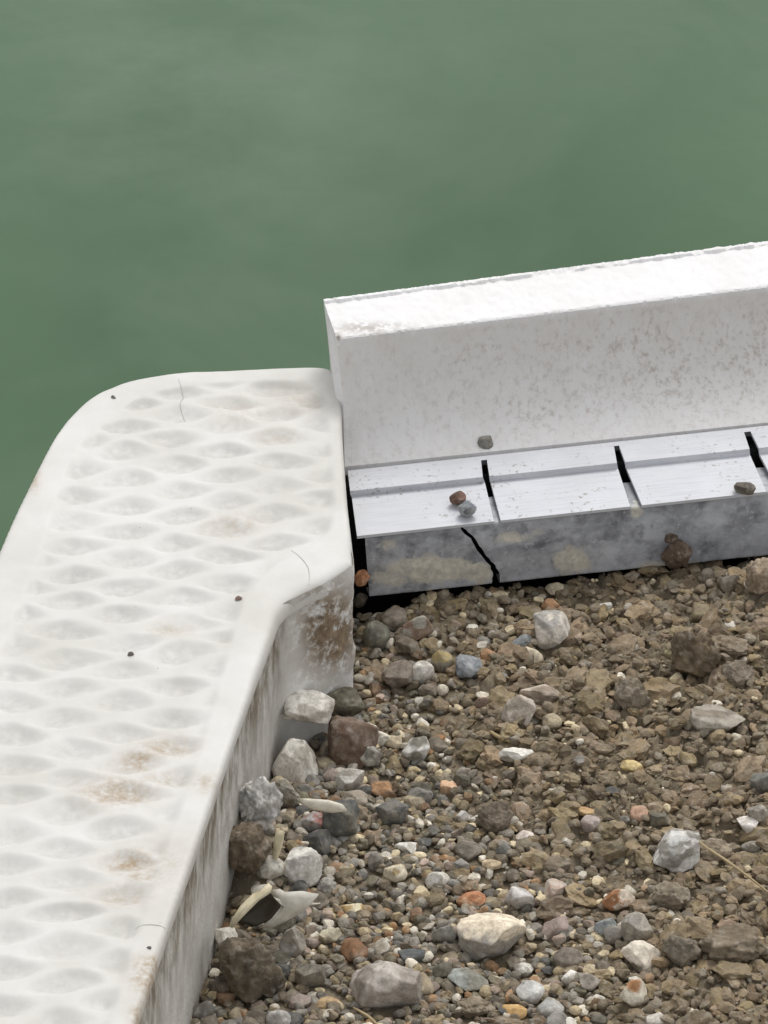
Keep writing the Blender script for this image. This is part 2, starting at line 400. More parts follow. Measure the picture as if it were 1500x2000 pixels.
child(mesh_obj('side_wall', flat, WF, M_WALL, None, {'mud': wmud, 'grime_dip_tone': np.clip((1.0 - .75 * smooth(.015, .085, flat[:, 2] * 0 + (T - flat[:, 2]))) * (1 - plate), 0, 1), 'clean': plate, 'seam': smooth(T - .019, T - .012, flat[:, 2]) * (1 - smooth(560, 580, wp[:, 0])) * smooth(-1.3, -.4, fbm(flat * [40, 40, 90], 3, 77))}), STEP)
# pale rim along the free vertical edge of the return
rim = [at(693, 1092, T - .012)]
for q in np.linspace(0, 1, 14): rim.append(np.array([*at(693.5, 1093, T)[:2], T - .012 - q * .16]))
Vr, Fr = tube(rim[1:], .0026, 8, False)
child(mesh_obj('flange_rim', Vr, Fr, mat_plain('cream_plastic', (.78, .76, .70), .5)), STEP)
def surf_z(p):
    i = np.argmin(((Q2 - p) ** 2).sum(1)); return zt[i]
for pts in ([(348, 741), (358, 770), (352, 788), (362, 815)], [(568, 1074), (585, 1088), (600, 1105), (604, 1122), (603, 1136)], [(262, 1811), (300, 1807), (338, 1816)]):
    pc = catmull(np.array([at(x, y, T)[:2] for x, y in pts]), 8)
    Vc, Fc = tube([(p[0], p[1], surf_z(p) + .00005) for p in pc], .00032, 5)
    child(mesh_obj('hairline_crack', Vc, Fc, M_CRACK), STEP)

# ------------------------------------------------------------------ wall panel: lofted profile lines (left end -> right edge of the photo and on)
UMAX = 4.2
class Line:
    def __init__(s, l, r, z):
        s.a = at(*l, z); s.d = at(*r, z) - s.a
    def p(s, u): return s.a + np.asarray(u)[..., None] * s.d
    def u_at(s, px):
        lo, hi = -1.0, UMAX
        for _ in range(50):
            m = (lo + hi) / 2
            if proj(s.p(np.array(m)))[0, 0] < px: lo = m
            else: hi = m
        return lo
# --- foam coping form
FB, FT = .0765, .168
A_, B_ = Line((632, 588), (1500, 474), FT), Line((657, 660), (1500, 558), FT)
C_ = Line((661, 913), (1500, 825), FB)
us = np.r_[np.linspace(0, 1.15, 620), np.linspace(1.15, UMAX, 300)[1:]]
prof = []                                                   # list of (pts[n,3], kind)
top_z = FT
a_top, b_top, c_bot = A_.p(us), B_.p(us), C_.p(us)
nrough = np.c_[us * 90, np.zeros(len(us)), np.zeros(len(us))]
jag = fbm(nrough, 4, 31); jag2 = fbm(nrough * 2.7, 3, 35)
tear = smooth(.25, .75, fbm(nrough * .33, 3, 37)) * (us > .05)
inward = (b_top - a_top); inward /= np.linalg.norm(inward, axis=1)[:, None]
back_lo = a_top.copy(); back_lo[:, 2] = FB - .02
prof.append(back_lo)
for zz in (.112, .136): q_m = a_top.copy(); q_m[:, 2] = zz; prof.append(q_m)
bk = a_top - inward * (.0005 + .0012 * np.abs(jag2))[:, None]; bk[:, 2] += .001; prof.append(bk)
lip_t = a_top + inward * (.0012 + .0008 * jag2)[:, None]; lip_t[:, 2] += .0021 + (.0004 + .0006 * smooth(.2, .7, us)) * jag + .0004 * jag2 - .0018 * tear * smooth(.1, .4, us); prof.append(lip_t)
lip_f = a_top + inward * (.0036 + .0012 * jag)[:, None]; lip_f[:, 2] += .0018 + .0008 * jag - .0018 * tear * smooth(.1, .4, us); prof.append(lip_f)
lf2 = a_top + inward * (.0046 + .0012 * jag)[:, None]; lf2[:, 2] -= .0004; prof.append(lf2)
for q in np.linspace(.14, .95, 26):
    p = a_top + (b_top - a_top) * q; p[:, 2] += .0005 * fbm(np.c_[us * 60, np.full(len(us), q * 9), np.zeros(len(us))], 3, 40); prof.append(p)
chip = np.exp(-((us - .002) / .006) ** 2)
p = a_top + (b_top - a_top) * .985; p[:, 2] -= .0002 + .004 * chip; prof.append(p)
p = b_top + inward * .0004; p[:, 2] -= .0014 + .0005 * jag2 + .006 * chip; prof.append(p)
h = FT - FB; dvec = c_bot - b_top; dvec[:, 2] = 0
for q in np.linspace(.06, .97, 40):
    fwd = q ** 3.2 * .9 + .10 * q
    p = b_top + dvec * fwd; p[:, 2] = FT - .0014 - (h - .0014) * q
    p = p + inward * (.0006 * fbm(np.c_[us * 45, np.full(len(us), q * 8), np.zeros(len(us))], 3, 44))[:, None]
    p = p 
    prof.append(p)
prof.append(c_bot.copy())
lo = prof[-1].copy(); lo[:, 2] -= .008; prof.append(lo)
PV = np.stack(prof, 1); PV += (A_.d / np.linalg.norm(A_.d))[None, None] * (.0048 * np.clip((FT - PV[:, :, 2]) / .05, 0, 1) * np.exp(-us / .05)[:, None])[:, :, None]; nP = PV.shape[1]
fv = PV.reshape(-1, 3); FF = grid_faces(len(us), nP)[:, ::-1]
fp = proj(fv)
uu_ = np.repeat(us, nP); kk = np.tile(np.arange(nP), len(us)); q_ = np.clip((kk - 35) / 40, 0, 1); face = (kk >= 35)
fine = face * (.62 + .38 * smooth(-.05, .7, uu_)) * (1 - .35 * smooth(.75, 1, q_)) * (.5 + .5 * smooth(0, .2, q_))
splash = face * smooth(.05, .9, uu_) * np.exp(-((q_ - .55) / .35) ** 2)
face_tone = face * (.55 + .25 * uu_.clip(0, 1)) * (1 - .55 * smooth(.45, .95, q_))  # greyer tone on the front face, fading towards its foot
fm = np.exp(-(((fp[:, 0] - 655) / 9) ** 2 + ((fp[:, 1] - 659) / 7) ** 2)) * 1.6 + .55 * np.exp(-(((fp[:, 0] - 720) / 75) ** 2 + ((fp[:, 1] - 640) / 11) ** 2)) * (kk < 36)
FORM = empty('coping_form', tuple(float(q) for q in (A_.p(np.array(.5)) * [1, 1, 0])), 'thick white foam coping strip with torn back edge, standing on the wall panel', 'coping form')
fo = mesh_obj('form_strip', fv, FF, M_FOAM, None, {'fine': fine, 'splash': splash, 'face_tone': face_tone, 'mud': fm.clip(0, 1)}); child(fo, FORM)
for e in (0, len(us) - 1):
    ring = PV[e]
    c0 = mesh_obj('cut_end', ring, [tuple(range(nP))], M_FOAM, None, {'fine': np.full(nP, .3), 'splash': np.zeros(nP), 'face_tone': np.full(nP, .15), 'mud': np.zeros(nP)}, shade=False); child(c0, FORM)
fo.data.set_sharp_from_angle(angle=math.radians(40)) if hasattr(fo.data, 'set_sharp_from_angle') else None
# --- aluminium track with sawn slots
K = [Line((697.5, 1047), (1500, 960), .066), Line((687, 969), (1500, 885), .0700), Line((684, 959), (1500, 873), .0752), Line((680, 927), (1500, 839), .0765), Line((679, 919), (1500, 831), .0768)]
K.append(Line((679, 919), (1500, 831), .0768)); K[5].a = K[4].a - [0, 0, .008]; K[5].d = K[4].d; K.append(Line((679, 907), (1500, 819), .0688))
slots_px = [[(965, 978), (947, 958), (943, 956), (939.5, 951)], [(1231, 1254), (1207, 1223), (1205, 1221), (1199, 1209)]]
slots = [[(K[k].u_at(s[k][0]), K[k].u_at(s[k][1])) for k in range(4)] for s in slots_px]
s3 = [(K[0].u_at(1497), K[0].u_at(1521)), (K[1].u_at(1465), K[1].u_at(1483)), (K[2].u_at(1464), K[2].u_at(1482)), (K[3].u_at(1453), K[3].u_at(1466))]
slots.append(s3)
per = .312
k_ = 1
while s3[0][1] + per * k_ < UMAX - .1:
    slots.append([(a + per * k_, b + per * k_) for a, b in s3]); k_ += 1
TV, TF, al, ac = [], [], [], []
def strip(lines_u, accross, zofs=0):                        # lines_u: list of (Line, u array)
    base = len(TV); n = len(lines_u[0][1]); m = len(lines_u)
    for i in range(n):
        for k in range(m):
            l, u = lines_u[k]; p = l.p(np.array(u[i])).copy(); p[2] += accross[k][1]
            TV.append(p); al.append(u[i]); ac.append(accross[k][0])
    for i in range(n - 1):
        for k in range(m - 1):
            a = base + i * m + k; TF.append((a, a + m, a + m + 1, a + 1))
    return base, n, m
bounds = [0.0] * 4
ends = [(s, None) for s in slots]
left = [0.0, 0.0, 0.0, 0.0]
for s in slots + [[(UMAX, UMAX)] * 4]:
    n = 30
    rows = [np.linspace(left[k], s[k][0], n) for k in range(4)]
    # underside front, front edge, top faces
    mids = []
    base, nn, m = strip([(K[0], rows[0]), (K[0], rows[0]), (K[1], rows[1]), (K[2], rows[2]), (K[3], rows[3])],
                        [(0, -.0024), (0, 0), (.5, 0), (.52, 0), (.8, 0)])
    # cut faces at each end so the sheet has thickness
    for i_, sgn in ((0, 1), (n - 1, -1)):
        b0 = len(TV)
        for k in range(4):
            p = K[k].p(np.array(rows[k][i_])).copy(); TV.append(p.copy()); al.append(0); ac.append(0); p[2] -= .0024; TV.append(p); al.append(0); ac.append(0)
        for k in range(3): TF.append((b0 + 2 * k, b0 + 2 * k + 1, b0 + 2 * k + 3, b0 + 2 * k + 2))
    left = [s[k][1] for k in range(4)]
ub = np.linspace(0, UMAX, 120)
strip([(K[3], ub), (K[4], ub), (K[5], ub), (K[6], ub)], [(.8, 0), (.95, 0), (1, 0), (1.02, 0)])
TRACK = mesh_obj('coping_track', TV, TF, M_TRACK, None, {'along': al, 'across': ac}, shade=False)
tag(TRACK, 'white aluminium coping track with sawn slots, below the foam strip', 'coping track')
# --- galvanised panel lip, torn in one place
E0, E1 = Line((713, 1052), (1500, 964), .0615), Line((722, 1164), (1500, 1084), .0115)
crack = [(902, 1041), (914, 1053), (922, 1060), (933, 1077), (943, 1093), (952, 1104), (961, 1114), (968, 1130), (969, 1140), (968, 1152)]
cw = [7, 10, 8, 9, 10, 9, 10, 11, 14, 16]
def lip_part(side):
    nv = 40; vs = np.linspace(0, 1, nv)
    cy = np.array([c[1] for c in crack]); cv = (cy - cy[0]) / (cy[-1] - cy[0])
    cx = np.array([c[0] + (-1 if side == 'l' else 1) * w_ / 2 for c, w_ in zip(crack, cw)])
    cxv = np.interp(vs, cv, cx) + 1.2 * vnoise(np.c_[vs * 22, np.full(nv, 2.0 if side == 'l' else 7.0), np.zeros(nv)], 4)
    uc = np.array([E0.u_at(cxv[j]) * (1 - vs[j]) + E1.u_at(cxv[j]) * vs[j] for j in range(nv)])
    nu = 90 if side == 'l' else 700
    Pt = np.zeros((nu, nv + 4, 3))
    for j in range(nv):
        u = np.linspace(0, uc[j], nu) if side == 'l' else uc[j] + (UMAX - uc[j]) * np.linspace(0, 1, nu) ** 1.6
        Pt[:, j + 2] = E0.p(u) * (1 - vs[j]) + E1.p(u) * vs[j]
        # rolled top and a gentle bulge
        Pt[:, j + 2, 1] -= .002 * math.sin(math.pi * vs[j])
    back = np.cross(E0.d, [0, 0, 1.]); back /= np.linalg.norm(back); back = -back if back[1] < 0 else back
    Pt[:, 1] = Pt[:, 2] + back * .002 + np.array([0, 0, .0012]); Pt[:, 0] = Pt[:, 1] + back * .034
    Pt[:, nv + 2] = Pt[:, nv + 1] + back * .002 - np.array([0, 0, .0012]); Pt[:, nv + 3] = Pt[:, nv + 2] + back * .012
    v = Pt.reshape(-1, 3); v[:, 1] += .0007 * fbm(v * 35, 3, 50)
    pp = proj(v); m = np.zeros(len(v))
    for bx, by, rx, ry, s in ((850, 1112, 95, 28, 1.2), (770, 1130, 60, 22, .7), (930, 1120, 40, 25, 1.0), (1115, 1095, 42, 30, 1.05), (1000, 1050, 60, 16, .7), (1280, 1110, 45, 12, 1.2), (1370, 1105, 60, 10, .9), (1060, 1040, 40, 14, .5), (760, 1065, 40, 18, .5), (1440, 1010, 60, 30, .35), (1180, 1040, 80, 30, .15), (990, 1110, 30, 30, .4), (1243, 1000, 16, 18, .9)):
        m = np.maximum(m, s * np.exp(-(((pp[:, 0] - bx) / rx) ** 2 + ((pp[:, 1] - by) / ry) ** 2)))
    vv_ = np.tile(np.r_[0, 0, vs, 1, 1], nu)
    return mesh_obj('panel_lip', v, grid_faces(nu, nv + 4)[:, ::-1], M_STEEL, None, {'mud': m.clip(0, 1), 'zinc': .15 + .75 * smooth(.35, 1, vv_)})
PANEL = empty('wall_panel', tuple(float(q) for q in (E1.p(np.array(.5)) * [1, 1, 0])), 'grey weathered steel pool wall panel with cracked front lip above the gravel', 'wall panel')
o = lip_part('l'); o['label'] = 'short mud stained lip piece left of the crack'; child(o, PANEL)
o = lip_part('r'); child(o, PANEL)
back = np.cross(E0.d, [0, 0, 1.]); back /= np.linalg.norm(back); back = -back if back[1] < 0 else back
ue = np.array([-.02, UMAX])
bw = E1.p(ue) + back * .058; bwt = bw.copy(); bwb = bw.copy(); bwt[:, 2] = .0725; bwb[:, 2] = -.35
bw2 = A_.p(np.array([0.01, UMAX])) ; f_t, f_b = bw2.copy(), bw2.copy(); f_t[:, 2] = FB - .0205; f_b[:, 2] = -.5
child(mesh_obj('void_shade_sheet', [bwt[0], bwt[1], bwb[1], bwb[0]], [(0, 1, 2, 3)], M_DARK, shade=False), PANEL)  # added black sheet, painted shade of the void behind the lip
child(mesh_obj('pool_side', [f_t[0], f_t[1], f_b[1], f_b[0], bwt[0] + [0, 0, -.02], bwt[1] + [0, 0, -.02], bwb[0] - [0, 0, .15], bwb[1] - [0, 0, .15]],
               [(0, 1, 2, 3), (0, 4, 5, 1), (0, 3, 6, 4)], M_LINER, shade=False), PANEL)

# ------------------------------------------------------------------ ground
def lipdist(xy):                                            # metres in front of the panel lip (camera side positive)
    a, d = E1.a[:2], E1.d[:2] / np.linalg.norm(E1.d[:2]); n = np.array([d[1], -d[0]]); n = n if n[1] < 0 else -n
    return (xy - a) @ n
def ground_base(xy):
    d = lipdist(xy)
    z = -.001 - .05 * smooth(-.006, -.037, d)
    ds, _ = sdf(xy, WP[::6])
    z = z - .009 * np.exp(-np.maximum(-ds, 0) / .04)
    p = proj(np.c_[xy, np.zeros(len(xy))])
    z = z + .030 * np.exp(-((p[:, 0] - 505) / 85) ** 2 - ((p[:, 1] - 1650) / 120) ** 2) + .010 * smooth(980, 800, p[:, 0]) * smooth(1300, 1210, p[:, 1]) * (d > -.004)
    z = z + .016 * smooth(1180, 1520, p[:, 0]) * smooth(1500, 1150, p[:, 1]) * smooth(.0, .03, d)
    return z
def soilness(p):                                            # 1 = bare earth, 0 = loose stones
    s = smooth(780, 1130, p[:, 0] + .25 * (1500 - p[:, 1])) * (1 - .75 * smooth(1540, 1760, p[:, 1]) * smooth(1560, 1150, p[:, 0]))
    return np.clip(s + .35 * fbm(np.c_[p / 170, np.zeros(len(p))], 2, 70), 0, 1)
def ground_z(xy):
    P3 = np.c_[xy, np.zeros(len(xy))]; p = proj(P3); so = soilness(p)
    n = fbm(P3 * 28, 3, 60) * .004
    rid = np.abs(fbm(P3 * 75 + 3 * np.c_[n, n, n] * 100, 4, 64)); cl = fbm(P3 * 130, 3, 67)
    z = ground_base(xy) + n + so * (.0062 * (.85 - 1.6 * rid) + .0030 * cl) - (1 - so) * .014
    return z, so
gl, gr = at(230, 2000, 0)[0] - .12, at(1650, 1500, 0)[0] + .17
gb, gt = at(750, 2230, 0)[1] - .10, at(1500, 1000, 0)[1] + .09
GS = .0016
gx, gy = np.arange(gl, gr, GS), np.arange(gb, gt, GS)
g2 = np.stack(np.meshgrid(gx, gy, indexing='ij'), -1).reshape(-1, 2)
gz, gso = ground_z(g2)
ld = lipdist(g2); dsw, nrp = sdf(g2, WP[::6])
land = np.where(dsw < 0, g2[:, 0] > nrp[:, 0] - 1e-4, nrp[:, 0] > g2[:, 0])
okv = (ld > -.05) & (dsw < .02) & land
FG = grid_faces(len(gx), len(gy)); FG = FG[okv[FG].all(1)]
lip_shade = smooth(-.004, -.016, ld)  # near-black shade under the lip, painted into the soil colour
# coarse surround, a little lower, reaching well beyond the picture on the land side
far = [(gl - .4, -4), (9, -4), (9, float(E1.p(np.array(UMAX))[1])), *[tuple(E1.p(np.array(q))[:2]) for q in (UMAX, 1.2, .0)], tuple(at(430, 1750, 0)[:2]), (float(WP[:, 0].min()) + .12, float(WP[:, 1].min()) - .01)]
n0 = len(g2)
gv = np.vstack([np.c_[g2, gz], [(x, y, -.030) for x, y in far]])
# triangulate surround as a fan-safe polygon through bmesh
m_far = bmesh.new(); vs_ = [m_far.verts.new((x, y, -.030)) for x, y in far]; fce = m_far.faces.new(vs_)
bmesh.ops.triangulate(m_far, faces=[fce]); m_far.verts.index_update()
FT_ = [tuple(v.index + n0 for v in f.verts) for f in m_far.faces]; m_far.free()
tris = np.vstack([FG[:, [0, 1, 2]], FG[:, [0, 2, 3]], np.array(FT_)])
tag(mesh_obj('ground', gv, tris, M_SOIL, None, {'lip_shade': np.r_[lip_shade, np.zeros(len(far))]}), kind='structure')
HEIGHT = gz.reshape(len(gx), len(gy))
def gh(x, y):
    i = int(np.clip((x - gl) / GS, 0, len(gx) - 1)); j = int(np.clip((y - gb) / GS, 0, len(gy) - 1)); return HEIGHT[i, j]

# ------------------------------------------------------------------ stones
def ico(level):
    bm = bmesh.new(); bmesh.ops.create_icosphere(bm, subdivisions=level, radius=1)
    bm.verts.index_update(); v = np.array([x.co[:] for x in bm.verts]); f = np.array([[q.index for q in x.verts] for x in bm.faces]); bm.free(); return v, f
ICO = {k: ico(k) for k in (2, 3, 4, 5)}
def stone_shape(kind, level, seed):
    r = np.random.default_rng(seed); v = ICO[level][0].copy()
    cuts, lo, hi, amp, fr = {'round': (10, .68, .95, .09, 1.3), 'angular': (14, .45, .78, .08, 1.7), 'clod': (9, .66, .95, .20, 2.1), 'flat': (12, .48, .82, .08, 1.6)}[kind]
    v = v * (1 + amp * fbm(v * fr + r.uniform(0, 50, 3), 4, int(r.integers(999)), .55))[:, None]
    for _ in range(cuts):
        n = r.normal(size=3); n /= np.linalg.norm(n); d = r.uniform(lo, hi); e = v @ n - d
        v = v - np.where(e > 0, e * .93, 0)[:, None] * n
    v = v * (1 + .035 * fbm(v * 5 + r.uniform(0, 50, 3), 3, int(r.integers(999))))[:, None]
    if kind == 'clod': v = v * (1 + .085 * fbm(v * 4.5 + r.uniform(0, 50, 3), 4, int(r.integers(999)), .65))[:, None]
    mn, mx = v.min(0), v.max(0); return (v - (mn + mx) / 2) / ((mx - mn) / 2)
def rot(yaw, tx=0, ty=0):
    c, s = math.cos(yaw), math.sin(yaw); Rz = np.array([[c, -s, 0], [s, c, 0], [0, 0, 1]])
    c, s = math.cos(tx), math.sin(tx); Rx = np.array([[1, 0, 0], [0, c, -s], [0, s, c]])
    c, s = math.cos(ty), math.sin(ty); Ry = np.array([[c, 0, s], [0, 1, 0], [-s, 0, c]])
    return Rz @ Rx @ Ry
KCOL = 1.12
def stone_colours(v, c1, c2, mixv, seed, sizem):
    n = fbm(v * 1.5 + seed % 97, 4, seed % 991)
    if mixv == -1: t = smooth(.50, .66, np.hypot(v[:, 0] / 1.0, v[:, 1] * .95) + .05 * n)[:, None]
    elif mixv == -2: t = smooth(.12, -.12, v[:, 2] * .8 + v[:, 1] * .45 + .35 * n)[:, None]
    else: t = smooth(-.25 + (1 - mixv) * 1.0 - .5, .15 + (1 - mixv) * 1.0 - .5, n)[:, None]
    kc = KCOL * (1.22 if seed < 2000 else 1.0)
    c = (lin(c1)[None] * (1 - t) + lin(c2)[None] * t) * kc
    return c + (c.mean(1, keepdims=True) - c) * .22
PLACED = []                                                 # (x, y, radius, z top)
def put_stone(name, px, py, wpx, hpx, kind, c1, c2, mixv, label, group, angle=None, z=None, seed=0, dust=.5, level=4, cat='stone', embed=.22, dimz=None):
    s = pxm(px, py, 0)
    if angle is None:
        a = wpx / s / 2; b = a * random.uniform(.72, .95)
        c = math.sqrt(max((hpx / s / 2) ** 2 - (b * SP) ** 2, (a * .42) ** 2)) / CP
        c = min(c, a * 1.15); yaw = random.uniform(-.12, .12)
        if c <= a * .5: b = min(b, hpx / s / 2 / SP * .8)
    else:
        a, b = wpx / s / 2, hpx / s / 2 / .75; c = b * .8; yaw = math.radians(angle)
    if z is None:
        p = at(px, py, 0); zc = gh(p[0], p[1]) + c * (1 - 2 * embed); p = at(px, py, zc); zc = gh(p[0], p[1]) + c * (1 - 2 * embed)
    else: zc = z + c * .82
    for _ in range(40):
        p = at(px, py, zc)
        if z is not None or sdf(p[:2][None], WP[::6])[0][0] < -b * .80: break
        zc += .002
    v = stone_shape(kind, level, seed)
    w3 = (v * [a, b, c]) @ rot(yaw, random.uniform(-.15, .15), random.uniform(-.12, .12)).T
    col = stone_colours(v, c1, c2, mixv, seed, a)
    o = mesh_obj(name, w3, ICO[level][1], M_STONE, None, {'dust': np.full(len(v), dust)}, col, level > 3)
    o.location = p; tag(o, label, cat, group)
    PLACED.append((p[0], p[1], max(a, b) * .92, zc + c)); return o
GRP = 'stones and pebbles lying in the gravel bed'
W, CR, GY, DG, BG_ = (205, 202, 195), (206, 192, 165), (140, 137, 130), (78, 77, 74), (122, 112, 98)
OL, BR, DB, OR, PK, TN, BL = (96, 92, 74), (112, 92, 72), (84, 73, 58), (168, 112, 66), (168, 148, 136), (158, 138, 108), (128, 134, 138)
SOIL = (108, 92, 70)
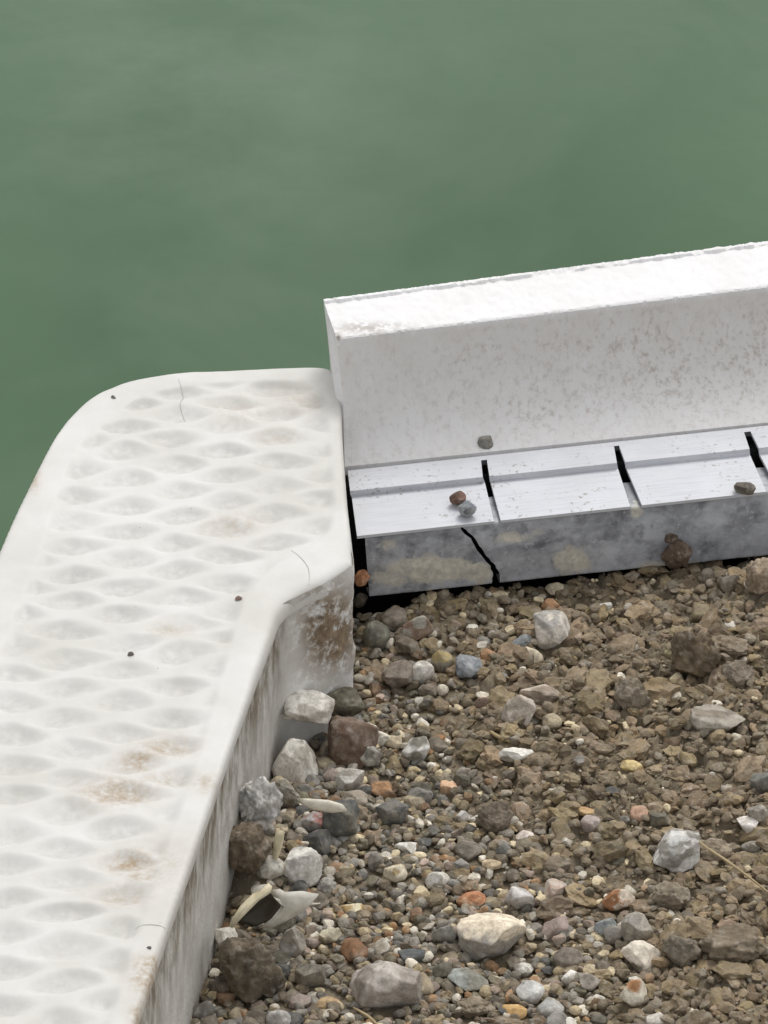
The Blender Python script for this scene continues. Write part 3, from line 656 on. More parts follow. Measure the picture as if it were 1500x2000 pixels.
# px, py, w, h, shape, colour, second colour, mix, label, landmark, angle, name
H = [
 (672,1370,84,60,'round',OL,(70,66,52),.4,'dark olive rounded stone against the foot of the muddy step flange','olive stone',None,'stone'),
 (690,1446,100,110,'angular',(112,92,76),(92,70,54),.5,'big reddish brown angular stone below the olive stone','red-brown stone',None,'stone'),
 (575,1490,92,134,'round',(206,200,188),(168,160,146),.45,'tall pale beige stone leaning on the step wall','pale leaning stone',None,'stone'),
 (602,1386,108,74,'angular',(222,216,204),(178,170,158),.45,'lumpy white stone at the bottom of the muddy step flange','lumpy white stone',None,'stone'),
 (506,1567,92,92,'clod',(186,183,178),(144,142,138),.5,'pale grey crusted stone against the dirty step wall','grey crusted stone',None,'stone'),
 (556,1556,62,80,'clod',(124,118,104),(142,136,124),.5,'brown-grey clod between the pale leaning and grey crusted stones',None,None,'soil_clod'),
 (482,1657,98,100,'clod',(106,92,72),(88,74,56),.5,'brown earth clod against the step wall, below the grey crusted stone','brown clod',None,'soil_clod'),
 (590,1696,80,92,'round',(206,203,194),(168,164,156),.4,'light grey-white rounded stone above the broken shell','white-grey stone',None,'stone'),
 (636,1735,44,40,'clod',(138,132,122),(160,156,150),.4,'small grey lump touching the lower right of the white-grey stone',None,None,'stone'),
 (664,1606,80,88,'round',(84,84,80),(100,96,84),.4,'dark charcoal stone beside the red-faced stone','charcoal stone',None,'stone'),
 (612,1608,66,52,'angular',(150,92,82),(160,154,150),.55,'red and white faced stone leaning on the charcoal stone','red-faced stone',None,'stone'),
 (492,1895,135,165,'clod',(90,79,62),(70,60,47),.5,'largest dark brown earth clod, below the broken shell beside the wall','dark clod',None,'soil_clod'),
 (570,1846,58,74,'angular',(146,142,134),(120,112,98),.5,'grey angular stone just right of the dark clod','grey angular stone',None,'stone'),
 (606,1902,62,66,'angular',(112,106,94),(128,120,104),.5,'square brown-grey stone below the grey angular stone',None,None,'stone'),
 (398,1976,46,50,'angular',(132,130,124),(110,106,98),.4,'grey square stone in the bottom corner beside the step wall',None,None,'stone'),
 (545,1994,52,60,'round',(168,164,158),(150,146,140),.4,'pale rounded stone at the bottom edge below the dark clod',None,None,'stone'),
 (475,1984,34,30,'round',(158,120,82),(140,132,120),.4,'small orange-brown pebble under the dark clod',None,None,'pebble'),
 (430,1928,52,52,'clod',(102,92,78),(84,76,62),.5,'brown-grey lump between the dark clod and the step wall',None,None,'soil_clod'),
 (432,1890,40,46,'clod',(98,86,70),(80,70,56),.5,'small brown lump squeezed beside the step wall at the dark clod',None,None,'soil_clod'),
 (755,1926,146,112,'flat',(172,162,152),(142,132,122),.4,'large flat pinkish grey stone near the bottom middle','pinkish flat stone',None,'stone'),
 (960,1830,138,112,'angular',(214,198,170),(140,134,124),-2,'biggest cream and grey rock in the lower gravel','cream rock',None,'stone'),
 (1256,1876,88,62,'angular',(208,196,176),(104,92,74),-2,'brown rock with a pale cream top in the lower right gravel','cream-topped rock',None,'stone'),
 (1237,1942,58,78,'flat',(176,122,70),(204,194,172),-1,'oval ochre stone with a pale rim at the bottom','ochre oval stone',None,'stone'),
 (1320,1656,96,76,'angular',(190,188,182),(128,124,114),.45,'pale grey chunky stone beside the long straw','pale chunky stone',None,'stone'),
 (1430,1842,136,76,'clod',(124,110,88),(104,90,70),.5,'wide brown clod at the lower right edge','wide brown clod',None,'soil_clod'),
 (1470,1845,60,36,'flat',(176,156,112),(150,130,96),.4,'yellowish flake lying on the wide brown clod',None,-30,'stone'),
 (1360,1276,98,100,'clod',(106,90,66),(84,70,50),.5,'big dark brown square clod in the bare soil','square clod',None,'soil_clod'),
 (1376,1202,54,36,'angular',(136,122,90),(120,106,80),.4,'small tan block above the square clod',None,None,'stone'),
 (1235,1362,74,96,'clod',(128,116,98),(110,98,80),.5,'grey-brown clod in the middle of the bare soil','middle clod',None,'soil_clod'),
 (1306,1280,22,48,'round',(150,136,96),(130,118,88),.4,'thin yellowish upright pebble left of the square clod',None,None,'pebble'),
 (1420,1262,84,50,'clod',(132,116,92),(116,100,78),.5,'flat brown lump right of the square clod',None,None,'soil_clod'),
 (1440,1320,70,60,'clod',(124,112,94),(110,98,80),.5,'grey-brown lump below and right of the square clod',None,None,'soil_clod'),
 (1076,1232,74,70,'angular',(150,146,138),(196,186,172),.4,'light grey stone with whitish patches near the steel lip','patched grey stone',None,'stone'),
 (1020,1258,58,26,'flat',(122,128,130),(104,108,110),.4,'dark blue-grey blade of stone left of the patched grey stone','grey blade',52,'stone'),
 (1034,1281,56,34,'angular',(204,190,160),(180,166,138),.4,'cream wedge pebble below the grey blade',None,15,'pebble'),
 (955,1282,34,32,'round',(172,128,84),(150,118,86),.4,'light orange rounded pebble below the steel crack','light orange pebble',None,'pebble'),
 (1028,1322,54,38,'round',(142,128,104),(126,114,92),.4,'tan rounded pebble below the cream wedge',None,None,'pebble'),
 (912,1302,70,44,'round',(140,144,148),(112,118,124),.5,'blue-grey mottled oval stone below the steel crack','blue mottled stone',-58,'stone'),
 (864,1293,46,46,'round',(132,126,110),(160,140,86),.3,'olive pebble with a yellow top, left of the blue mottled stone','yellow-topped pebble',None,'pebble'),
 (782,1316,76,58,'round',(128,116,102),(112,100,86),.4,'brown-grey rounded stone overlapping a white one','brown-grey stone',None,'stone'),
 (826,1316,46,68,'round',(204,198,188),(176,170,160),.3,'white rounded stone half hidden by the brown-grey stone','half-hidden white stone',None,'stone'),
 (770,1212,54,48,'round',(134,122,106),(116,106,92),.4,'brown-grey pebble just under the cracked lip, nearest the step','lip pebble',None,'stone'),
 (736,1244,54,62,'round',(112,112,96),(98,96,84),.4,'greenish grey oval stone near the flange rim','greenish stone',None,'stone'),
 (816,1230,62,78,'angular',(158,152,138),(128,104,84),.5,'angular grey stone with a brown side, right of the lip pebble','two-tone angular stone',None,'stone'),
 (722,1240,26,54,'clod',(98,90,74),(84,76,62),.4,'thin dark lump tight against the flange rim',None,None,'stone'),
 (800,1262,62,38,'angular',(150,140,124),(110,100,84),.5,'long brownish pebble below the two-tone angular stone',None,-25,'pebble'),
 (742,1350,44,34,'angular',(130,102,76),(110,90,70),.4,'brown chip right of the olive stone',None,None,'pebble'),
 (1010,1390,74,72,'angular',(182,170,156),(146,134,118),.5,'pinkish white knobbly stone in the middle of the gravel','pinkish knobbly stone',None,'stone'),
 (1058,1356,90,38,'flat',(178,164,146),(140,124,106),.4,'long pinkish flat stone above the knobbly one','long pinkish stone',8,'stone'),
 (946,1375,36,36,'round',(140,114,96),(126,104,88),.4,'dull reddish pebble left of the pinkish knobbly stone',None,None,'pebble'),
 (1010,1476,74,34,'angular',(206,202,190),(130,120,104),-2,'elongated whitish stone with a dark underside','elongated white stone',12,'stone'),
 (1400,1412,112,50,'angular',(146,138,124),(126,116,100),.4,'wide triangular grey stone at the right','grey triangular stone',None,'stone'),
 (1232,1496,44,22,'flat',(214,188,120),(196,170,110),.3,'bright pale yellow chip in the brown soil','yellow chip',-12,'pebble'),
 (680,1526,66,50,'angular',(182,178,168),(146,140,130),.4,'white-grey stone with bumps, left of the orange-brown stone','bumpy white stone',None,'stone'),
 (750,1541,56,42,'angular',(172,128,82),(134,104,74),.4,'orange-brown angular stone in the left gravel','orange-brown stone',None,'stone'),
 (696,1562,54,38,'round',(164,152,134),(150,138,120),.4,'beige pebble just below the bumpy white stone',None,None,'pebble'),
 (698,1592,48,40,'round',(142,126,104),(128,112,92),.4,'tan pebble right of the charcoal stone',None,None,'pebble'),
 (880,1538,44,24,'flat',(206,164,124),(190,150,110),.3,'peach coloured flat chip right of the orange-brown stone','peach chip',-18,'pebble'),
 (718,1482,54,54,'angular',(178,174,164),(120,116,106),.45,'grey and white angular stone right of the red-brown stone','grey-white stone',None,'stone'),
 (748,1446,34,40,'angular',(204,198,180),(180,172,150),.3,'small creamy chip right of the red-brown stone',None,None,'pebble'),
 (854,1452,36,32,'angular',(164,116,66),(146,104,62),.3,'small rusty orange square pebble in the middle left gravel','rusty square pebble',None,'pebble'),
 (810,1466,56,54,'angular',(180,178,170),(116,112,100),.45,'white-topped grey stone left of the rusty square pebble','white-topped stone',None,'stone'),
 (766,1592,66,62,'angular',(98,98,94),(118,114,104),.4,'dark grey angular stone below the orange-brown stone','dark angular stone',None,'stone'),
 (905,1596,30,44,'angular',(214,210,204),(196,190,182),.3,'bright white pebble below the peach chip',None,None,'pebble'),
 (798,1660,50,34,'angular',(206,202,194),(170,164,152),.3,'white slanting pebble below the dark angular stone','white slanting pebble',30,'pebble'),
 (914,1662,60,44,'round',(116,106,92),(102,94,82),.4,'smooth brown-grey pebble in the lower middle','smooth brown pebble',None,'stone'),
 (734,1684,34,74,'round',(128,122,112),(114,108,98),.4,'long upright grey stone right of the white-grey stone','upright grey stone',None,'stone'),
 (772,1708,48,42,'round',(200,188,160),(160,138,96),.35,'cream and tan rounded pebble below the white slanting pebble','cream-tan pebble',None,'pebble'),
 (682,1780,52,32,'angular',(184,154,96),(196,184,150),.4,'yellow-tan block right of the broken shell','yellow-tan block',None,'pebble'),
 (852,1722,42,42,'round',(196,192,182),(164,158,146),.35,'whitish round pebble right of the cream-tan pebble','whitish round pebble',None,'pebble'),
 (920,1758,62,32,'flat',(174,112,66),(196,150,108),.35,'rusty orange flat stone on top of the cream rock','rusty flat stone',8,'stone'),
 (1015,1755,58,60,'angular',(190,184,180),(160,154,148),.4,'lilac-white chunky stone right of the rusty flat stone','lilac-white stone',None,'stone'),
 (1080,1742,46,38,'angular',(170,140,122),(180,166,150),.45,'pinkish pebble right of the lilac-white stone',None,-30,'pebble'),
 (1208,1756,66,48,'angular',(200,184,162),(158,104,58),.45,'white and orange quartz stone in the lower right gravel','quartz stone',None,'stone'),
 (1084,1812,54,46,'angular',(168,146,136),(146,128,118),.4,'pink-grey stone right of the cream rock','pink-grey stone',None,'stone'),
 (1182,1808,48,36,'angular',(136,142,140),(118,124,122),.3,'blue-grey triangular pebble below the quartz stone','blue-grey triangle',None,'pebble'),
 (1244,1818,66,70,'angular',(128,122,112),(154,146,130),.4,'mottled grey stone above the cream-topped rock',None,None,'stone'),
 (1200,1826,44,40,'round',(140,134,124),(120,114,104),.4,'grey pebble between the blue-grey triangle and mottled stone',None,None,'pebble'),
 (1110,1874,60,46,'round',(128,116,104),(112,102,90),.4,'brown-grey rounded stone below the pink-grey stone','rounded brown-grey stone',None,'stone'),
 (1020,1892,46,34,'round',(190,186,174),(140,134,122),.35,'white-topped pebble just below the cream rock',None,None,'pebble'),
 (1112,1911,36,34,'angular',(220,216,206),(204,198,186),.3,'brightest white pebble near the bottom','brightest pebble',None,'pebble'),
 (1036,1940,58,40,'round',(186,184,178),(160,158,152),.3,'smooth pale oval pebble at the bottom middle','pale oval pebble',24,'pebble'),
 (1150,1918,48,46,'angular',(158,148,134),(130,122,108),.4,'grey-beige stone right of the brightest pebble',None,None,'pebble'),
 (1250,1590,38,32,'flat',(190,148,118),(176,136,108),.25,'flat square salmon pink chip in the right gravel','salmon chip',-35,'pebble'),
 (1150,1588,54,18,'flat',(200,164,108),(184,146,96),.3,'peach sliver left of the salmon chip',-0.0,-8,'pebble'),
 (1458,1610,46,30,'flat',(216,208,200),(196,186,176),.3,'white flake near the right edge above the straw','white flake',-25,'pebble'),
 (1026,1636,36,26,'flat',(214,202,190),(190,172,156),.3,'whitish flake in the middle of the lower gravel','whitish flake',-30,'pebble'),
 (1154,1610,40,36,'round',(168,152,144),(150,138,130),.4,'pinkish grey round pebble below the peach sliver',None,None,'pebble'),
 (968,1596,74,66,'clod',(110,98,82),(98,86,70),.4,'dull brown clod right of the bright white pebble','dull brown clod',None,'soil_clod'),
 (960,1688,40,20,'flat',(204,180,140),(180,158,122),.3,'cream flake below the smooth brown pebble',None,-8,'pebble'),
 (984,1662,32,42,'round',(112,112,106),(98,98,94),.3,'dark grey oval pebble right of the smooth brown pebble',None,None,'pebble'),
 (690,1857,58,50,'angular',(138,98,62),(116,86,58),.4,'rusty brown stone below the yellow-tan block','rusty brown stone',None,'stone'),
 (645,1832,46,40,'angular',(184,174,146),(160,150,124),.3,'beige block left of the rusty brown stone',None,None,'pebble'),
 (744,1854,38,42,'angular',(190,184,168),(170,160,140),.3,'whitish wedge right of the rusty brown stone',None,None,'pebble'),
 (804,1868,56,26,'angular',(84,88,88),(100,102,100),.3,'dark slate pebble right of the whitish wedge','slate pebble',None,'pebble'),
 (868,1822,50,54,'angular',(146,144,136),(126,122,112),.4,'grey angular stone left of the cream rock',None,None,'stone'),
 (915,1916,84,50,'angular',(138,142,134),(120,118,106),.4,'greenish grey wide stone below the cream rock',None,None,'stone'),
 (822,1930,56,46,'angular',(156,140,110),(138,124,98),.4,'tan stone right of the pinkish flat stone',None,None,'stone'),
 (640,1962,56,24,'round',(166,136,90),(180,150,104),.3,'row-end tan pebble left of the pinkish flat stone',None,None,'pebble'),
 (1005,1978,50,28,'angular',(186,146,80),(168,130,70),.3,'yellow-orange pebble on the bottom edge','yellow-orange pebble',None,'pebble'),
 (1075,1975,52,40,'round',(160,158,152),(140,136,128),.3,'grey oval pebble right of the yellow-orange pebble',-0.0,-50,'pebble'),
 (930,1968,80,44,'clod',(126,112,90),(108,94,74),.4,'brown flat clod at the bottom edge',None,None,'soil_clod'),
 (1490,1128,70,72,'clod',(158,140,116),(134,116,92),.4,'tan rock at the right edge just under the steel lip','tan edge rock',None,'stone'),
 (1425,1136,46,40,'angular',(150,142,130),(130,120,106),.4,'grey pebble left of the tan edge rock',None,None,'pebble'),
 (1385,1128,34,34,'round',(134,124,108),(120,110,96),.4,'small round grey pebble under the steel lip at the right',None,None,'pebble'),
 (1084,1155,40,26,'angular',(206,190,156),(180,166,136),.3,'cream pebble directly under the steel lip','cream lip pebble',-20,'pebble'),
 (976,1164,34,20,'round',(204,186,146),(188,170,132),.2,'yellowish oval pebble under the end of the crack',None,None,'pebble'),
 (1078,1188,44,36,'angular',(156,112,70),(136,100,66),.4,'orange-brown block above the patched grey stone',None,None,'pebble'),
 (1178,1186,36,18,'flat',(196,196,186),(180,180,170),.3,'pale sliver in the soil under the steel lip',None,25,'pebble'),
 (1480,1592,40,40,'round',(150,142,130),(126,118,106),.4,'grey round pebble at the right edge above the white flake',None,None,'pebble'),
 (1466,1660,42,56,'clod',(146,140,126),(126,118,102),.4,'grey lump right of the straw',None,None,'pebble'),
 (1395,1660,70,50,'clod',(140,124,100),(122,106,86),.4,'brownish lump under the straw',None,None,'soil_clod'),
 (1480,1705,54,24,'flat',(198,176,124),(176,156,110),.3,'pale yellow flat piece at the right edge under the straw',None,0,'pebble'),
 (1490,1530,50,80,'angular',(106,106,100),(122,120,112),.3,'dark grey stone cut by the right edge','dark edge stone',None,'stone'),
 (1085,1690,60,30,'clod',(122,108,88),(104,92,74),.4,'brown clod above the lilac-white stone',None,None,'soil_clod'),
 (1310,1752,80,60,'clod',(134,122,102),(116,104,84),.4,'grey-brown clod right of the quartz stone',None,None,'soil_clod'),
 (1330,1855,80,72,'clod',(114,104,88),(98,88,72),.4,'dark grey-brown clod right of the cream-topped rock',None,None,'soil_clod'),
]
LAND = []
for i, h_ in enumerate(H):
    px, py, w_, hh, kd, c1, c2, mx, lab, land, angl, nm = h_
    if isinstance(land, float): land = None
    clod = nm == 'soil_clod'
    put_stone(nm, px, py, w_, hh, kd, c1, c2, mx, lab, GRP, angl, seed=1000 + i * 7, dust=.75 if clod else .32, level=5 if w_ > 60 else 4, cat='clod' if clod else nm, embed=.16 if hh > 60 else .2)
    if land: LAND.append((px, py, land))
# stones resting on the metal and caught beside the step
def foam_z(x, y):
    k = np.where(kk >= 50)[0]; return fv[k[np.argmin((fp[k, 0] - x) ** 2 + (fp[k, 1] - y) ** 2)], 2] - .002
def on_metal(name, px, py, w_, hh, kd, c1, c2, lab, zz, seed):
    put_stone(name, px, py, w_, hh, kd, c1, c2, .4, lab, 'stray stones on the wall panel', None, zz, seed, .25, 4, 'pebble' if name == 'pebble' else 'clod')
on_metal('pebble', 948, 867, 30, 28, 'round', (140, 136, 128), (124, 120, 112), 'grey pebble lying on the foot of the foam strip', foam_z(948, 879), 5001)
on_metal('pebble', 894, 973, 32, 26, 'angular', (122, 88, 72), (100, 74, 62), 'reddish brown chip on the track, touching a blue-grey pebble', .0692, 5002)
on_metal('pebble', 913, 994, 34, 30, 'round', (112, 120, 128), (160, 164, 166), 'blue-grey pebble on the track below the reddish chip', .068, 5003)
on_metal('pebble', 1455, 952, 42, 26, 'angular', (96, 90, 80), (116, 108, 96), 'dark grey chip on the track edge at the right', .067, 5004)
on_metal('soil_clod', 1322, 1082, 62, 62, 'clod', (104, 84, 68), (84, 68, 54), 'brown mud clod stuck on the front of the steel lip', .014, 5005)
on_metal('soil_clod', 1311, 1050, 26, 24, 'clod', (88, 74, 62), (74, 62, 52), 'small dark mud lump on top of the brown clod on the steel lip', .042, 5011)
put_stone('pebble', 707, 1130, 30, 42, 'round', (190, 126, 72), (160, 104, 60), .3, 'bright orange pebble in the dark gap between step and steel lip', 'stray stones on the wall panel', None, .026, 5006, .1, 4, 'pebble')
put_stone('stone', 704, 1172, 30, 66, 'angular', (132, 120, 100), (112, 100, 84), .3, 'tan stone wedged under the orange pebble beside the flange rim', 'stray stones on the wall panel', None, -.012, 5007, .4, 4, 'stone')
for px, py, w_, c, lab in ((255, 1277, 13, (98, 90, 82), 'dark crumb of dirt on the step tread, left of centre'), (466, 1168, 14, (128, 100, 90), 'reddish brown crumb on the tread near the corner'), (291, 1851, 9, (100, 98, 96), 'tiny grey crumb on the tread near the bottom'), (222, 776, 10, (110, 106, 98), 'small grey crumb at the rounded far end of the tread')):
    z_ = surf_z(at(px, py, T)[:2])
    put_stone('dirt_crumb', px, py, w_, w_ * .7, 'angular', c, c, .3, lab, 'crumbs on the step', None, z_ - .0006, 5100 + px, .2, 3, 'crumb')

# --- medium pebbles, each its own object
PAL = [((132, 120, 102), (112, 102, 86), .30), ((142, 138, 130), (122, 118, 110), .20), ((108, 104, 88), (94, 90, 76), .10), ((182, 166, 132), (152, 138, 112), .12), ((214, 208, 194), (194, 186, 170), .12), ((158, 124, 90), (136, 106, 78), .05), ((86, 86, 84), (100, 98, 94), .07), ((164, 146, 134), (148, 132, 120), .07)]
PN = ['brown-grey', 'grey', 'olive-grey', 'beige', 'off-white', 'orange-brown', 'dark grey', 'pinkish']
PWGT = np.array([p[2] for p in PAL]); PWGT /= PWGT.sum()
def in_bed(px, py, m=0):
    p = at(px, py, 0)[:2][None]
    return lipdist(p)[0] > .004 and sdf(p, WP[::6])[0][0] < -.002 - m
SHN = {'round': 'rounded', 'angular': 'angular', 'flat': 'flat', 'clod': 'lumpy'}
used = {}
def where(px, py):
    d = sorted((math.hypot(px - x, (py - y) * 1.2), n, px - x, py - y) for x, y, n in LAND)
    _, n, dx_, dy_ = d[0]
    side = ('right of' if dx_ > 0 else 'left of') if abs(dx_) > abs(dy_) else ('below' if dy_ > 0 else 'above')
    return f'{side} the {n}', f'{side} the {n}, towards the {d[1][1]}'
cnt = 0; tries = 0; pend = []
while cnt < 300 - len(H) - 2 and tries < 60000:
    tries += 1
    px, py = random.uniform(380, 1510), random.uniform(1130, 2015)
    near = random.random() < .45
    if near: py = random.uniform(1400, 2010); px = 560 - (py - 1430) * .33 + random.uniform(0, 200)
    so = soilness(np.array([[px, py]]))[0]
    if random.random() < so * .70: continue
    wpx = random.choice((27, 29, 31, 34, 38, 43, 50)) * (1 - .22 * so)
    if near: wpx = random.choice((32, 36, 42, 48, 56))
    if not in_bed(px, py, .4 * wpx / 2500): continue
    p = at(px, py, 0); r = wpx / 2500 / 2
    if any((p[0] - q[0]) ** 2 + (p[1] - q[1]) ** 2 < ((.62 if near else .74) * (q[2] + r)) ** 2 for q in PLACED): continue
    k = int(RNG.choice(len(PAL), p=PWGT)); kd = random.choice(('round', 'round', 'angular', 'angular', 'flat'))
    pend.append((px, py, wpx, kd, k)); cnt += 1
    o = put_stone('pebble', px, py, wpx, wpx * random.uniform(.55, .85), kd, PAL[k][0], PAL[k][1], random.uniform(.3, .6), 'x', GRP, None if random.random() < .5 else random.uniform(-80, 80), seed=20000 + cnt * 3, dust=.35 + .5 * so, level=3, cat='pebble', embed=.2)
    w1, w2 = where(px, py); size = 'small ' if wpx < 27 else ('' if wpx < 36 else 'larger ')
    for lab in (f'{PN[k]} {SHN[kd]} pebble {w1}', f'{size}{PN[k]} {SHN[kd]} pebble {w1}', f'{PN[k]} {SHN[kd]} pebble {w2}', f'{size}{PN[k]} {SHN[kd]} pebble {w2}'):
        if lab not in used: break
    used[lab] = 1; o['label'] = lab

# --- fine gravel: uncountable, one object
PA = np.array([[q[0], q[1], q[2]] for q in PLACED])
shapes = {2: [stone_shape(k, 2, 700 + i) for i, k in enumerate(['round', 'angular', 'angular', 'flat', 'round', 'clod', 'angular', 'flat'] * 3)]}
V_, F_, C_c, D_ = [], [], [], []
nv = 0; f2 = ICO[2][1]
def onland(p, m):
    d, q = sdf(p, WP[::6]); return (d < m) & (p[:, 0] > q[:, 0]) & (p[:, 0] < gr - .005) & (p[:, 1] > gb + .005)
def scatter(n, smin, smax, power, sink, avoid, soil_keep):
    global nv
    px = RNG.uniform(300, 2060, n * 3); py = RNG.uniform(1000, 2520, n * 3)
    pts = np.array([at(a, b, 0)[:2] for a, b in zip(px, py)])
    so = soilness(np.c_[px, py]); ok = (lipdist(pts) > -.010) & onland(pts, -.0015) & (RNG.random(len(px)) > (so * (1 - soil_keep) if soil_keep < 1 else .75 - .65 * so))
    pts, so = pts[ok][:n], so[ok][:n]
    for (x, y), s_ in zip(pts, so):
        d = smin * (smax / smin) ** (RNG.random() ** power)
        dd = np.hypot(PA[:, 0] - x, PA[:, 1] - y)
        if (dd < PA[:, 2] * avoid).any(): continue
        v = shapes[2][RNG.integers(len(shapes[2]))]
        a = d / 2; sc = np.array([a, a * RNG.uniform(.6, 1), a * RNG.uniform(.45, .85)])
        w3 = (v * sc) @ rot(RNG.uniform(0, 6.28), RNG.uniform(-.5, .5), RNG.uniform(-.5, .5)).T
        z = gh(x, y) + sc[2] * (1 - 2 * sink) + RNG.uniform(-.0008, .0016)
        V_.append(w3 + [x, y, z]); F_.append(f2 + nv); nv += len(v)
        k = RNG.choice(len(PAL), p=PWGT); t = RNG.random()
        c = (lin(PAL[k][0]) * t + lin(PAL[k][1]) * (1 - t)) * KCOL * RNG.uniform(.5, 1.5)
        m = np.clip(s_ * RNG.uniform(.4, 1.15) + RNG.uniform(0, .3), 0, .92) if k not in (4,) or RNG.random() < s_ * .7 else .1
        c = c * (1 - m) + np.array([.25, .20, .135]) * m
        if RNG.random() < .045: c = lin((222, 206, 172)) * RNG.uniform(.9, 1.2)
        C_c.append(np.repeat(c[None], len(v), 0)); D_.append(np.full(len(v), .25 + .5 * s_))
scatter(7000, .0070, .0106, 1.0, .10, .80, .25)
scatter(2900, .0045, .0075, 1.1, .15, .82, .55)
scatter(9000, .0016, .0042, 1.3, .2, .90, 2.2)
shapes[3] = [stone_shape('clod', 3, 900 + i) for i in range(12)]
def crumbs(n, smin, smax, lv=2):
    global nv
    px = RNG.uniform(300, 2060, n * 3); py = RNG.uniform(1000, 2520, n * 3)
    pts = np.array([at(a, b, 0)[:2] for a, b in zip(px, py)]); so = soilness(np.c_[px, py])
    ok = (lipdist(pts) > -.008) & onland(pts, -.003) & (RNG.random(len(px)) < so * .9 + .12)
    for (x, y), s_ in list(zip(pts[ok], so[ok]))[:n]:
        d = smin * (smax / smin) ** (RNG.random() ** 1.5)
        if (np.hypot(PA[:, 0] - x, PA[:, 1] - y) < PA[:, 2] * .8).any(): continue
        v = shapes[lv][RNG.integers(len(shapes[lv]))]; v = v * (1 + .25 * fbm(v * 2.2 + RNG.uniform(0, 40, 3), 2, 5))[:, None]
        a = d / 2; sc = np.array([a, a * RNG.uniform(.55, 1), a * RNG.uniform(.3, .65)])
        w3 = (v * sc) @ rot(RNG.uniform(0, 6.28), RNG.uniform(-.5, .5), RNG.uniform(-.5, .5)).T
        V_.append(w3 + [x, y, gh(x, y) + sc[2] * RNG.uniform(-.1 if lv > 2 else .1, .6 if lv > 2 else .75)]); F_.append(ICO[lv][1] + nv); nv += len(v)
        c = np.array([.27, .205, .127]) * RNG.uniform(.6, 1.35) * np.array([1, RNG.uniform(.96, 1.04), RNG.uniform(.9, 1.1)])
        C_c.append(np.repeat(c[None], len(v), 0)); D_.append(np.full(len(v), .6))
crumbs(6600, .004, .016)
crumbs(760, .012, .030, 3)
g = mesh_obj('gravel', np.vstack(V_), np.vstack(F_), M_STONE, None, {'dust': np.concatenate(D_)}, np.vstack(C_c), False)
tag(g, 'fine mixed gravel and grit filling the bed between the larger stones', 'gravel', kind='stuff')

# ------------------------------------------------------------------ broken shell pieces and straw
def sheet(name, polys, lab, cat, group=None, thick=.0016):
    """polys: list of (list of (px, py, z above ground), colour); each becomes a curved thin plate"""
    V, F, C = [], [], []
    for pts, col_, bulge in polys:
        W3 = np.array([at(x, y, z) for x, y, z in pts]); c = W3.mean(0)
        n = np.zeros(3)
        for a, b in zip(W3, np.roll(W3, -1, 0)): n += np.cross(a - c, b - c)
        n /= np.linalg.norm(n); n = n if n @ np.array([0, -CP, SP]) > 0 else -n
        rings = [W3, c + (W3 - c) * .72 + n * bulge * .55, c + (W3 - c) * .38 + n * bulge * .9]
        m = len(W3); b0 = len(V)
        for s_ in (0, -1):
            for r in rings: V.extend(r + n * thick * s_)
            V.append(c + n * (bulge + thick * s_))
        half = 3 * m + 1
        for hf in (0, 1):
            o_ = b0 + hf * half
            for r in range(2):
                for k in range(m): F.append((o_ + r * m + k, o_ + r * m + (k + 1) % m, o_ + (r + 1) * m + (k + 1) % m, o_ + (r + 1) * m + k))
            for k in range(m): F.append((o_ + 2 * m + k, o_ + 2 * m + (k + 1) % m, o_ + 3 * m))
        for k in range(m): F.append((b0 + k, b0 + half + k, b0 + half + (k + 1) % m, b0 + (k + 1) % m))
        C.extend([np.minimum(lin(col_) * 1.25, .86)] * (2 * half))
    o_ = np.mean(V, 0) * [1, 1, 0]
    o = mesh_obj(name, np.array(V) - o_, F, M_SHELL, None, None, np.array(C), True); o.location = o_
    return tag(o, lab, cat, group)
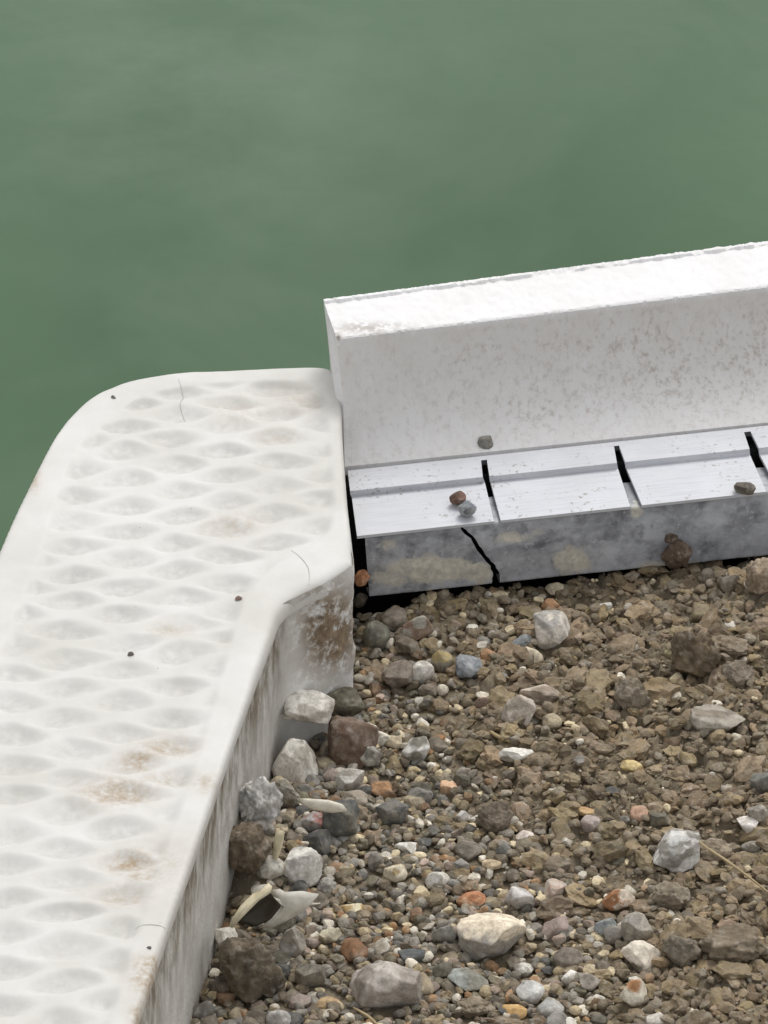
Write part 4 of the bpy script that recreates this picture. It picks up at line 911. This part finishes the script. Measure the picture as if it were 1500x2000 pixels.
sheet('shell_fragment', [([(447, 1808, .012), (452, 1796, .016), (470, 1768, .022), (494, 1745, .028), (512, 1738, .030), (524, 1724, .034), (530, 1730, .034), (528, 1742, .031), (505, 1757, .027), (484, 1778, .021), (465, 1798, .015), (452, 1812, .010)], (214, 204, 176), .002),
                         ([(526, 1740, .031), (546, 1738, .033), (556, 1744, .033), (590, 1742, .033), (622, 1748, .031), (606, 1768, .024), (580, 1788, .016), (552, 1803, .010), (530, 1813, .006), (508, 1812, .005), (530, 1796, .012), (546, 1776, .020), (552, 1760, .026), (544, 1748, .030)], (206, 202, 192), .004),
                         ([(462, 1802, .006), (490, 1772, .014), (526, 1744, .022), (548, 1752, .020), (548, 1774, .014), (528, 1796, .006), (500, 1810, .003)], (56, 50, 38), -.004)],  # inner plate: soil fill and the hollow's shade painted as one dark colour
      'broken white shell with a dark hollow inside, beside the step wall', 'shell')
sheet('shell_fragment', [([(578, 1560, .030), (600, 1561, .031), (640, 1564, .032), (668, 1572, .030), (678, 1584, .026), (650, 1588, .023), (612, 1582, .024), (592, 1572, .027)], (214, 208, 194), .002)], 'thin white shell strip behind the charcoal stone', 'shell')
sheet('shell_fragment', [([(538, 1628, .034), (548, 1623, .035), (556, 1627, .034), (552, 1650, .024), (543, 1676, .014), (535, 1690, .008), (532, 1678, .012), (533, 1650, .024)], (206, 196, 168), .0015)], 'upright white shell sliver between the brown clod and white-grey stone', 'shell')
def straw(name, pts, r, lab):
    pc = []
    for x, y, dz in pts:
        p = at(x, y, 0); p = at(x, y, gh(p[0], p[1]) + dz); pc.append(p)
    Vs, Fs = tube(catmull(pc, 8), r, 6); o_ = np.mean(Vs, 0) * [1, 1, 0]
    o = mesh_obj(name, np.array(Vs) - o_, Fs, M_STRAW); o.location = o_; tag(o, lab, 'straw', 'dry stalks on the gravel')
straw('straw', [(1340, 1622, .010), (1375, 1652, .020), (1420, 1682, .022), (1465, 1715, .016), (1520, 1758, .010)], .0010, 'long dry straw lying over the gravel at the right edge')
straw('straw', [(950, 1424, .005), (975, 1440, .007), (1000, 1450, .006)], .0016, 'short dry stalk in the soil, above the elongated white stone')
straw('straw', [(690, 1968, .020), (725, 1990, .022), (760, 2030, .012)], .0011, 'thin brown stalk across the pinkish flat stone at the bottom')
